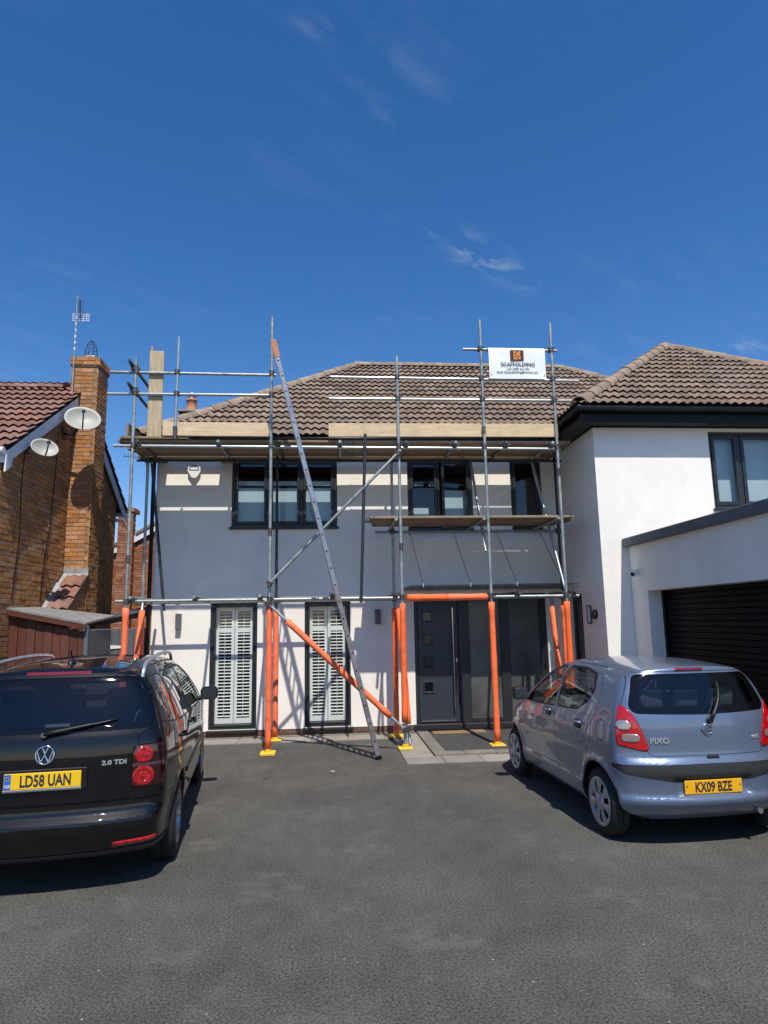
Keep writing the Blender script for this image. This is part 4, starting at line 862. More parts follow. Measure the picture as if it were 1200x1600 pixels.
ledger('guard_rail', .04, 4.20, 5.845, lg, (1.125, 2.525, 3.735), 'galv_bright', dz=-.015); ledger('guard_rail', .01, 4.06, 5.48, lg, (1.125, 2.525, 3.735), 'galv_bright')
ledger('banner_rail', 2.24, 3.85, 6.36, lg, (2.525, 3.735))
# the orange sleeve round the ledger over the door
sleeve(sc, (1.20, lg, 2.255), (1.85, lg, 2.255), .056); sleeve(sc, (1.78, lg, 2.255), (2.47, lg, 2.255), .052)
# left end: cross rails, end toe board
for z in (5.94, 5.575): t_ = tube('guard_rail', (-3.08, 10.02, z+.03), (-3.08, 11.62, z+.0), 'dark_tube'); coupler(t_, -3.03, 10.25, z, math.pi/2)
tube('standard', (-3.12, 11.42, 4.6), (-3.12, 11.42, 6.05), 'dark_tube')
# transoms under the boards
for i, x in enumerate((-2.95, -1.72, -.80, .18, 1.24, 2.04, 2.88, 3.64)):
    t_ = tube('transom', (x, 10.17, 4.728), (x+.02, 11.52, 4.728), 'galv' if i % 2 else 'coupler'); coupler(t_, x, 10.25, 4.70, 0.3)
for x in (-2.95, -2.02, -1.05, .05, 1.02, 2.95, 3.86):
    t_ = tube('transom', (x, 10.15, 2.318), (x+.01, 11.50, 2.318), 'galv' if x < 0 else 'coupler'); coupler(t_, x, 10.26, 2.29, .2)
for x in (1.05, 2.45, 3.66): tube('transom', (x, 10.15, 3.478), (x, 11.48, 3.478))
# braces
b1 = tube('brace', (1.15, FYS-.052, 4.60), (-.95, FYS-.052, 2.46)); coupler(b1, 1.1, 10.2, 4.55); coupler(b1, -.91, 10.2, 2.5)
b2 = tube('brace', (-.98, FYS-.052, 2.25), (1.15, FYS-.052, .27)); sleeve(b2, (-.637, FYS-.052, 1.932), (.90, FYS-.052, .503)); coupler(b2, 1.12, 10.2, .30); coupler(b2, -.93, 10.2, 2.2)
tube('brace', (.585, FYS-.052, 4.86), (.485, FYS-.052, 2.19), 'dark_tube')
tube('brace', (-3.07, 11.37, 4.98), (-2.74, 11.37, 2.14), 'dark_tube')
tube('brace', (2.50, 11.25, 4.70), (2.49, 10.32, 2.97), 'galv'); tube('brace', (3.62, 11.25, 4.66), (3.775, 10.31, 2.20), 'galv_bright')
b3 = tube('brace', (3.82, 11.24, 2.30), (3.62, 10.32, .25)); sleeve(b3, (3.80, 11.14, 2.08), (3.66, 10.50, .65), .046)
b4 = tube('brace', (-3.05, 11.22, 2.28), (-2.98, 10.36, .2), 'galv_bright'); sleeve(b4, (-3.04, 11.16, 2.14), (-2.99, 10.46, .44), .046)
b5 = tube('brace', (1.16, 11.22, 2.25), (1.20, 10.30, .07), 'galv_bright'); sleeve(b5, (1.163, 11.15, 2.09), (1.19, 10.42, .36), .05); coupler(b5, 1.17, 10.28, .30)
# boards of the main lift
def board(x0, x1, y0, z, m='board_wood', nm='board', w=.225, t=.038, sag=0):
    mb = MB(); mb.bbox(0, x1-x0, 0, w, 0, t, .005)
    ob = put(nm, mb.mesh(nm), m, sc, M=Matrix.Translation((x0, y0, z)) @ Matrix.Rotation(random.uniform(-.003, .003), 4, 'Z') @ Matrix.Rotation(random.uniform(-.0012, .0012), 4, 'Y'))
    for xe in (.045, x1-x0-.075): put('end_band', MB().box(xe, xe+.03, -.0015, w+.0015, -.0015, t+.0015).mesh('end_band'), 'coupler', ob, True)
    return ob
ys = [10.34, 10.572, 10.804, 11.04, 11.315]
for j, y in enumerate(ys):
    o_ = random.uniform(-.08, .08)
    board(-3.22+o_, .42+o_, y, 4.757); board(.4205+o_, 4.03+o_*.4, y, 4.758)
board(-3.26, -2.86, 11.552, 4.759); board(-1.93, -1.62, 11.552, 4.759)  # added infill boards, placed to shade parts of the sunlit strip on the wall
board(-3.26, -2.2, 10.30, 4.800); board(.9, 3.6, 10.80, 4.800)
for j, y in enumerate((10.285, 10.52, 10.755, 10.99)): board(.60+random.uniform(-.01, .14), 4.05-random.uniform(.0, .12), y, 3.507)
board(.72, 3.95, 10.53, 3.547)
# toe boards
def toe(x0, x1, y, z, m='board_new'):
    mb = MB(); mb.bbox(0, x1-x0, 0, .038, 0, .225, .005); return put('toe_board', mb.mesh('toe_board'), m, sc, M=Matrix.Translation((x0, y, z)) @ Matrix.Rotation(random.uniform(-.004, .004), 4, 'Y'))
toe(-2.60, -.945, 10.280, 4.842); t_ = toe(.0, 3.78, 10.280, 4.838)
mb = MB(); mb.bbox(-3.165, -3.127, 10.30, 11.50, 4.83, 5.055, .005); mb.build('toe_board', 'board_wood', sc)
mb = MB(); mb.bbox(-2.855, -2.63, 10.330, 10.368, 4.842, 6.265, .005); mb.build('upright_board', 'board_upright', sc)
mb = MB(); mb.bbox(-2.85, -2.815, 10.37, 10.40, 4.842, 6.36, .003); mb.build('batten', 'terracotta', sc)
s_ = tube('standard', (-2.40, FYS, 4.79), (-2.385, FYS, 6.47), 'galv_bright'); MB().tube((-2.40, FYS, 4.80), (-2.40, FYS, 4.98), .030, 12, .036).build('joint_sleeve', 'coupler', s_)

# ladder
ld = thing('ladder', 'worn aluminium ladder leaning sideways against the scaffold front', 'ladder', (.68, 9.79, 0))
pb_, pt_ = Vector((.68, 0, 0)), Vector((-.835, 0, 6.16)); dl_ = (pt_-pb_); LL = dl_.length; dl_.normalize(); nl = Vector((dl_.z, 0, -dl_.x))
for yy, nm in ((9.62, 0), (9.97, 1)):
    Ml = Matrix(((nl.x, 0, dl_.x, pb_.x), (0, 1, 0, yy), (nl.z, 0, dl_.z, 0.01), (0, 0, 0, 1)))
    st_ = MB().bbox(-.036, .036, -.014, .014, 2.45, LL-.25, .006, Ml).build('stile', 'aluminium', ld)
    MB().bbox(-.0355, .0355, -.0135, .0135, 0.02, 2.45, .006, Ml).build('stile', 'aluminium_worn', ld)
    MB().bbox(-.042, .042, -.018, .018, LL-.29, LL, .006, Ml).build('end_cap', 'terracotta', ld); MB().bbox(-.042, .042, -.02, .02, 0, .05, .006, Ml).build('foot', 'black_plastic', ld)
    k = 0; z = .25
    while z < LL-.2: MB().tube(Ml @ Vector((0, -.016 if nm == 0 else .016, z)), Ml @ Vector((0, -.0145 if nm == 0 else .0145, z)), .013, 10).build('rung_plug', 'black_plastic', ld); z += .25
z = .25
while z < LL-.2: p = pb_+dl_*z; MB().tube((p.x, 9.62, p.z+.01), (p.x, 9.97, p.z+.01), .014, 10).build('rung', 'aluminium', ld); z += .25

# a pale stone on the drive
_p = MB(); _b = bmesh.new(); bmesh.ops.create_icosphere(_b, subdivisions=2, radius=.026)
for _v in _b.verts: _v.co = Vector((_v.co.x*1.5, _v.co.y, _v.co.z*.6))*(1+.18*math.sin(_v.co.x*90)*math.cos(_v.co.y*70)); 
_b.verts.index_update(); _p.add([_v.co+Vector((.025, 8.92, .016)) for _v in _b.verts], [[q.index for q in f.verts] for f in _b.faces], True); _b.free()
_p.build('stone', 'slab', label='small pale stone lying on the dark driveway below the ladder foot', cat='stone')

# banner
bn = thing('banner', 'white scaffolding company banner with orange logo tied to the top rail', 'banner', (3.13, 10.25, 5.82))
bx0, bx1, bz0, bz1, by = 2.655, 3.615, 5.825, 6.335, 10.222
mb = MB(); nx, nz = 24, 12; vs = []
wv = lambda x, z: .004*math.sin((x-bx0)*9+z*3)+.003*math.sin(z*11+x*5)
for j in range(nz+1):
    for i in range(nx+1):
        x = bx0+(bx1-bx0)*i/nx; z = bz0+(bz1-bz0)*j/nz; vs.append((x, by+wv(x, z), z))
for k in range(1, 9):
    a = math.pi*k/8
    for i in range(nx+1):
        x = bx0+(bx1-bx0)*i/nx; vs.append((x, 10.30-.034*0-(.078)*math.cos(a)*(.45 if True else 1) if k > 2 else by+.012*k, 6.335+.052*math.sin(a)))
n_ = nx+1
mb.add(vs, [(j*n_+i, j*n_+i+1, (j+1)*n_+i+1, (j+1)*n_+i) for j in range(nz+8) for i in range(nx)], True); mb.build('sheet', 'banner', bn)
fy = by-.010
lg_ = MB().bbox(3.02, 3.245, fy-.002, fy, 6.14, 6.325, .001).build('logo_square', 'ink_brown', bn)
put('logo_lettering', text_mesh('ELMS', .13, .001, .48, .004), 'ink_orange', bn, M=Matrix.Translation((3.132, fy-.0035, 6.232)) @ Matrix.Diagonal((.86, 1, 1.5, 1)))
put('lettering', text_mesh('SCAFFOLDING', .088, .001, 1.0, .0015), 'ink', bn, M=Matrix.Translation((3.14, fy-.001, 6.075)))
put('lettering', text_mesh('Call: 07897 814 592', .047, .001, 1.0, .0004), 'ink', bn, M=Matrix.Translation((3.14, fy-.001, 5.995)))
put('lettering', text_mesh('Email: Elmsscaffolding@hotmail.com', .050, .001, .95, .0004), 'ink', bn, M=Matrix.Translation((3.13, fy-.001, 5.935)))
for x in (bx0+.03, bx1-.03): MB().tube((x, fy-.004, 5.90), (x, fy+.012, 5.90), .008, 10).build('eyelet', 'chrome', bn)
# ================================================================== CARS
# A car body is a smooth implicit solid (side view, plan and section curves joined softly), meshed with surface nets,
# then cut along the real panel gaps into body, tailgate, doors, lamps and panes.
def curve(pts, n=600):
    x = np.array([p[0] for p in pts], float); y = np.array([p[1] for p in pts], float)
    h = np.diff(x); d = np.diff(y)/h; m = np.zeros_like(x)
    for i in range(1, len(x)-1):
        if d[i-1]*d[i] > 0:
            w1, w2 = 2*h[i]+h[i-1], h[i]+2*h[i-1]; m[i] = (w1+w2)/(w1/d[i-1]+w2/d[i])
    m[0], m[-1] = d[0], d[-1]
    X = np.linspace(x[0], x[-1], n); k = np.clip(np.searchsorted(x, X)-1, 0, len(h)-1); t = (X-x[k])/h[k]
    Y = (2*t**3-3*t**2+1)*y[k]+(t**3-2*t**2+t)*h[k]*m[k]+(-2*t**3+3*t**2)*y[k+1]+(t**3-t**2)*h[k]*m[k+1]
    # extend linearly past the ends
    return lambda q: np.interp(q, X, Y)+np.where(q < X[0], (q-X[0])*m[0], 0)+np.where(q > X[-1], (q-X[-1])*m[-1], 0)
def smax(a, b, k): h = np.maximum(k-np.abs(a-b), 0)/k; return np.maximum(a, b)+h*h*k*.25
def smin(a, b, k): return -smax(-a, -b, k)
def rpoly(v, r, seg=6):
    out = []; n = len(v)
    for i in range(n):
        p0, p, p1 = [np.array(v[j % n], float) for j in (i-1, i, i+1)]
        rr = r[i] if isinstance(r, (list, tuple)) else r
        a = p0-p; b = p1-p; la, lb = np.hypot(*a), np.hypot(*b); q0 = p+a/la*min(rr, la*.48); q1 = p+b/lb*min(rr, lb*.48)
        for t in np.linspace(0, 1, seg): out.append((1-t)**2*q0+2*t*(1-t)*p+t*t*q1)
    return np.array(out)
def sdp(px, py, v):
    d = np.full(px.shape, 1e9); s = np.ones(px.shape); n = len(v); j = n-1
    for i in range(n):
        ex, ey = v[j]-v[i]; wx, wy = px-v[i][0], py-v[i][1]; t = np.clip((wx*ex+wy*ey)/(ex*ex+ey*ey+1e-12), 0, 1)
        d = np.minimum(d, (wx-ex*t)**2+(wy-ey*t)**2)
        c1 = py >= v[i][1]; c2 = py < v[j][1]; c3 = ex*wy > ey*wx
        s = np.where((c1 & c2 & c3) | (~c1 & ~c2 & ~c3), -s, s); j = i
    return s*np.sqrt(d)
def surface_nets(F, lo, hi, h):
    ax = [np.arange(lo[i], hi[i]+h, h) for i in range(3)]; X, Y, Z = np.meshgrid(*ax, indexing='ij'); G = F(X, Y, Z)
    nx, ny, nz = G.shape; S_ = G < 0
    acc = np.zeros((nx-1, ny-1, nz-1, 3)); cnt = np.zeros((nx-1, ny-1, nz-1))
    def cell(a, i, j, k): return a[i:nx-1+i, j:ny-1+j, k:nz-1+k]
    cs = [(i, j, k) for i in (0, 1) for j in (0, 1) for k in (0, 1)]
    for a in cs:
        for d in range(3):
            if a[d]: continue
            b = list(a); b[d] = 1; ga, gb = cell(G, *a), cell(G, *b); cr = (ga < 0) != (gb < 0)
            t = np.where(cr, ga/np.where(cr, ga-gb, 1), 0)
            for q in range(3): acc[..., q] += np.where(cr, a[q]+(t if q == d else 0), 0)
            cnt += cr
    act = cnt > 0; idx = -np.ones(act.shape, int); idx[act] = np.arange(act.sum()); ii = np.argwhere(act)
    V = (ii+acc[act]/cnt[act][:, None])*h+np.array([a[0] for a in ax])
    quads = []
    for d in range(3):
        o1, o2 = [q for q in range(3) if q != d]
        sl0 = [slice(None)]*3; sl1 = [slice(None)]*3; sl0[d] = slice(0, -1); sl1[d] = slice(1, None)
        A, B = S_[tuple(sl0)], S_[tuple(sl1)]; e = np.argwhere(A != B)
        e = e[(e[:, o1] > 0) & (e[:, o2] > 0) & (e[:, o1] < G.shape[o1]-1) & (e[:, o2] < G.shape[o2]-1)]
        fl = A[tuple(e.T)]
        def I(a, b): q = e.copy(); q[:, o1] -= a; q[:, o2] -= b; return idx[tuple(q.T)]
        Q = np.stack([I(0, 0), I(1, 0), I(1, 1), I(0, 1)], 1)
        if d == 1: fl = ~fl
        Q[~fl] = Q[~fl][:, ::-1]; quads.append(Q)
    return V, np.concatenate(quads)
def grad(F, V, e=2e-3):
    g = np.empty_like(V)
    for d in range(3):
        o = np.zeros(3); o[d] = e; g[:, d] = (F(*(V+o).T)-F(*(V-o).T))/(2*e)
    return g
def split(V, T, g):
    """cut triangles along g=0 -> (V, T inside g<0, T outside)"""
    s = g[T]; neg = (s < 0).sum(1); Tin = T[neg == 3]; Tout = T[neg == 0]; C_ = T[(neg > 0) & (neg < 3)]
    newV = []; cache = {}; tin = []; tout = []; base = len(V)
    def cut(a, b):
        k = (a, b) if a < b else (b, a)
        if k not in cache:
            t = g[k[0]]/(g[k[0]]-g[k[1]]); cache[k] = base+len(newV); newV.append(V[k[0]]*(1-t)+V[k[1]]*t)
        return cache[k]
    for tri in C_.tolist():
        for inside, out in ((True, tin), (False, tout)):
            p = []
            for i in range(3):
                a, b = tri[i], tri[(i+1) % 3]; ia, ib = (g[a] < 0) == inside, (g[b] < 0) == inside
                if ia: p.append(a)
                if ia != ib: p.append(cut(a, b))
            for i in range(1, len(p)-1): out.append((p[0], p[i], p[i+1]))
    V2 = np.concatenate([V, np.array(newV)]) if newV else V
    mk = lambda A, L: np.concatenate([A, np.array(L, int).reshape(-1, 3)]) if L else A
    return V2, mk(Tin, tin), mk(Tout, tout)
class Shell:
    def __init__(s, F, V, T): s.F, s.V, s.T = F, V, T
    def cut(s, gf):
        """takes the region gf<0 out and returns it as its own shell"""
        V, a, b = split(s.V, s.T, gf(*s.V.T)); s.V = V; s.T = b; return Shell(s.F, V, a)
    def mesh(s, name, off=0.0, thick=0.0):
        T = s.T
        if len(T) == 0: return None
        used, inv = np.unique(T, return_inverse=True); V = s.V[used]; T = inv.reshape(-1, 3)
        g = grad(s.F, V); n = g/np.maximum(np.linalg.norm(g, axis=1), 1e-6)[:, None]
        V = V+n*off; me = bpy.data.meshes.new(name)
        if thick:
            E = np.concatenate([T[:, [0, 1]], T[:, [1, 2]], T[:, [2, 0]]]); Es = {}
            for a, b in E.tolist(): Es[(a, b)] = 1
            bd = [(a, b) for (a, b) in Es if (b, a) not in Es]; k = len(V)
            side = [(b, a, k+a) for a, b in bd]+[(b, k+a, k+b) for a, b in bd]
            V = np.concatenate([V, V-n*thick]); F_ = T.tolist()+(T[:, ::-1]+k).tolist()+side
            nsm = 2*len(T)
        else: F_ = T.tolist(); nsm = len(F_)
        me.from_pydata(V.tolist(), [], F_); me.polygons.foreach_set('use_smooth', [True]*nsm+[False]*(len(F_)-nsm)); me.update()
        return me
def car_shell(F, lo, hi, h):
    V, Q = surface_nets(F, lo, hi, h)
    for _ in range(6):
        f = F(*V.T); g = grad(F, V); st = np.clip(f/np.maximum((g*g).sum(1), .05), -.6*h, .6*h); V = V-g*st[:, None]
    T = np.concatenate([Q[:, [0, 1, 2]], Q[:, [0, 2, 3]]])
    return Shell(F, V, T)
def mask_side(poly, r, xmin=.35, side=0):
    P = rpoly(poly, r)
    def g(x, y, z):
        q = np.maximum(sdp(y, z, P), xmin-np.abs(x)); return q if side == 0 else np.maximum(q, -side*x)
    return g
def mask_rear(poly, r, ymax=.3):
    P = rpoly(poly, r); return lambda x, y, z: np.maximum(sdp(x, z, P), y-ymax)
def grow(g, d): return lambda x, y, z: g(x, y, z)-d
def ring(g, a, b): return lambda x, y, z: np.maximum(g(x, y, z)-b, a-g(x, y, z))
def surf_y(F, x, z, y0=-1.6, y1=.6):
    ys = np.linspace(y0, y1, 900); f = F(np.full_like(ys, x), ys, np.full_like(ys, z)); i = np.argmax(f < 0); return ys[i-1]+(ys[i]-ys[i-1])*f[i-1]/(f[i-1]-f[i])
def surf_x(F, y, z, sgn):
    xs = np.linspace(1.1, .2, 700)*sgn; f = F(xs, np.full_like(xs, y), np.full_like(xs, z)); i = np.argmax(f < 0); return xs[i]
def surf_z(F, x, y):
    zs = np.linspace(2.0, .8, 900); f = F(np.full_like(zs, x), np.full_like(zs, y), zs); i = np.argmax(f < 0); return zs[i]
def rear_normal(F, x, z):
    p = np.array([[x, surf_y(F, x, z), z]]); g = grad(F, p)[0]; return Vector(p[0]), Vector(g).normalized()
def rear_frame(F, x, z, off=0.0):
    """matrix whose -Y looks out of the bodywork at (x,z)"""
    p, n = rear_normal(F, x, z); y = -n; xa = Vector((1, 0, 0)); xa = (xa-y*xa.dot(y)).normalized(); za = xa.cross(y); p = p+n*off
    return Matrix(((xa.x, y.x, za.x, p.x), (xa.y, y.y, za.y, p.y), (xa.z, y.z, za.z, p.z), (0, 0, 0, 1)))
def wheel(par, x, y, R, w, rimR, sgn, style, rim_m):
    t = put('wheel', MB().lathe([(.045, -.04), (.045, .02), (.001, .03)], 16, Matrix.Translation((x, y, R)) @ Matrix.Rotation(sgn*math.pi/2, 4, 'Y')).mesh('wheel'), 'trim_black', par, True)
    M = Matrix.Translation((x, y, R)) @ Matrix.Rotation(sgn*math.pi/2, 4, 'Y')         # local +Z points outward
    h = w/2; e = .018
    prof = [(rimR-.012, -h+.01), (rimR+.004, -h), (R-.035, -h), (R-.010, -h+.016), (R, -h+.04), (R, -.012), (R-.006, -.010), (R-.006, -.004), (R, -.002), (R, h-.04), (R-.010, h-.016), (R-.035, h-.001), (rimR+.03, h+.003), (rimR+.004, h), (rimR-.012, h-.01)]
    MB().lathe(prof, 56, M).build('tyre', 'tyre', t, True)
    ri = MB(); ri.lathe([(rimR+.002, h-.006), (rimR-.010, h+.002), (rimR-.018, h-.008), (rimR-.028, h-.05), (rimR-.04, -h+.02)], 56, M)
    ri.lathe([(rimR-.02, -.012), (.001, -.012)], 40, M)
    if style == 'alloy':
        for i in range(5):
            a0 = 2*math.pi*i/5+.3
            for s_ in (-1, 1):
                a1 = a0+s_*.085; a2 = a0+s_*.235; r1, r2 = .05, rimR-.014
                for wd, z0, z1 in ((.021, h-.028, h-.042), ):
                    p1 = Vector((r1*math.cos(a1), r1*math.sin(a1), 0)); p2 = Vector((r2*math.cos(a2), r2*math.sin(a2), 0)); d = (p2-p1).normalized(); nn = Vector((-d.y, d.x, 0))
                    vs = []
                    for p, zt, ww in ((p1, h-.022, .017), (p1.lerp(p2, .5), h-.012, .014), (p2, h-.006, .019)):
                        vs += [p+nn*ww+Vector((0, 0, zt-.012)), p+nn*ww*.55+Vector((0, 0, zt)), p-nn*ww*.55+Vector((0, 0, zt)), p-nn*ww+Vector((0, 0, zt-.012))]
                    vs = [M @ v for v in vs]; ri.add(vs, [(j*4+k, j*4+k+1, j*4+k+5, j*4+k+4) for j in (0, 1) for k in (0, 1, 2)], True)
        ri.lathe([(.072, h-.045), (.068, h-.022), (.045, h-.014), (.001, h-.012)], 24, M)
    else:
        K = 7
        for i in range(K):
            a0 = 2*math.pi*i/K; dA = 2*math.pi/K
            for (fa, fb) in ((-.30, .30),):
                vs = []; n = 5; rs = [(.052, .006, .30), (.10, .012, .27), (rimR*.72, .012, .30), (rimR-.006, .002, .40)]
                for r_, z_, f_ in rs:
                    for k in range(n):
                        a = a0+dA*f_*(2*k/(n-1)-1); edge = -.012 if k in (0, n-1) else 0
                        vs.append(M @ Vector((r_*math.cos(a), r_*math.sin(a), h-.004+z_+edge)))
                ri.add(vs, [(q*n+k, q*n+k+1, (q+1)*n+k+1, (q+1)*n+k) for q in range(3) for k in range(n-1)], True)
        ri.lathe([(rimR+.006, h-.002), (rimR+.002, h+.006), (rimR-.02, h+.002), (rimR-.03, h-.012)], 56, M)
        ri.lathe([(.075, h-.004), (.066, h+.012), (.03, h+.018), (.001, h+.018)], 24, M)
    ri.build('rim', rim_m, t, True)
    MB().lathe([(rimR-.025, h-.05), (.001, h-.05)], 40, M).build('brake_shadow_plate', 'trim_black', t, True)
    return t
def seat(par, x, y, z, w, back=.62, lean=.2):
    mb = MB(); mb.bbox(x-w/2, x+w/2, y-.25, y+.27, z-.10, z+.06, .05, seg=3)
    Mb_ = Matrix.Translation((x, y-.22, z)) @ Matrix.Rotation(lean, 4, 'X')
    mb.bbox(-w/2, w/2, -.07, .06, 0, back, .05, Mb_, seg=3); o_ = mb.build('seat', 'seat', par, True)
    k = 1 if w < .8 else 3
    for i in range(k):
        xx_ = (i-(k-1)/2)*w/3.1 if k > 1 else 0
        h_ = MB(); h_.bbox(xx_-.12, xx_+.12, -.045, .045, back+.03, back+.20, .04, Mb_, seg=3); h_.tube(Mb_ @ Vector((xx_-.04, 0, back-.03)), Mb_ @ Vector((xx_-.04, 0, back+.06)), .007); h_.tube(Mb_ @ Vector((xx_+.04, 0, back-.03)), Mb_ @ Vector((xx_+.04, 0, back+.06)), .007)
        h_.build('headrest', 'seat', o_, True)
def steering(par, x, y, z):
    Ms = Matrix.Translation((x, y, z)) @ Matrix.Rotation(math.radians(62), 4, 'X')
    mb = MB(); mb.path([Ms @ Vector((.185*math.cos(2*math.pi*i/28), .185*math.sin(2*math.pi*i/28), 0)) for i in range(28)], .014, 8, True)
    for a in (0, math.pi, -math.pi/2): mb.tube(Ms @ Vector((0, 0, -.01)), Ms @ Vector((.18*math.cos(a), .18*math.sin(a), 0)), .014, 8)
    mb.lathe([(.001, .012), (.07, .008), (.075, -.02)], 16, Ms); mb.build('steering_wheel', 'trim_black', par, True)
def number_plate(par, M, text, m, w=.52, h=.111, blue=False, xs=.68, size=.110, screws=False):
    p = MB().bbox(-w/2, w/2, -.004, .004, -h/2, h/2, .0035, M).build('number_plate', m, par, True)
    cx = .02 if blue else 0
    put('plate_lettering', text_mesh(text, size, .0008, xs, .0030), 'ink', p, True, M=M @ Matrix.Translation((cx, -.0052, 0)))
    if blue:
        MB().box(-w/2+.004, -w/2+.048, -.0050, -.0041, -h/2+.004, h/2-.004, M).build('country_band', 'plate_blue', p, True)
        sb = MB()
        for i in range(12): a = 2*math.pi*i/12; sb.tube(M @ Vector((-w/2+.026+.013*math.cos(a), -.0050, .022+.013*math.sin(a))), M @ Vector((-w/2+.026+.013*math.cos(a), -.0056, .022+.013*math.sin(a))), .0022, 5)
        sb.build('stars', 'plate_yellow', p, True)
        put('country_code', text_mesh('GB', .03, .0005, 1.0), 'white_plastic', p, True, M=M @ Matrix.Translation((-w/2+.026, -.0056, -.028)))
    if screws:
        for x in (-w/2+.02, w/2-.02): MB().tube(M @ Vector((x, -.004, .008)), M @ Vector((x, -.007, .008)), .006, 8).build('screw', 'ink', p, True)
    return p
def emblem_vw(par, M, r=.062):
    mb = MB(); K = 40
    mb.path([M @ Vector((r*math.cos(2*math.pi*i/K), -.004, r*math.sin(2*math.pi*i/K))) for i in range(K)], .0065, 8, True)
    def st(a, b): mb.tube(M @ Vector((a[0]*r, -.005, a[1]*r)), M @ Vector((b[0]*r, -.005, b[1]*r)), .0062, 6)
    for s_ in (-1, 1):
        st((s_*.36, .90), (0, .10)); st((s_*.86, .42), (s_*.42, -.86)); st((s_*.42, -.86), (0, .02))
    o_ = mb.build('emblem', 'chrome', par, True); MB().lathe([(r, .003), (.001, .003)], 32, M @ Matrix.Rotation(math.pi/2, 4, 'X')).build('emblem_disc', 'trim_black', o_, True)
def arches(d, y0, y1, R, xm): return np.maximum(np.minimum(np.hypot(d[1]-y0, d[2]-R[1]), np.hypot(d[1]-y1, d[2]-R[1]))-R[0], xm-np.abs(d[0]))

def put_wells(w, car, ym):
    for sx in (1, -1):
        a = w.cut(lambda x, y, z: -sx*x) if sx == 1 else w
        b = a.cut(lambda x, y, z: y-ym)
        for q in (a, b): put('wheel_arch_liner', q.mesh('wheel_arch_liner'), 'trim_black', car, True)
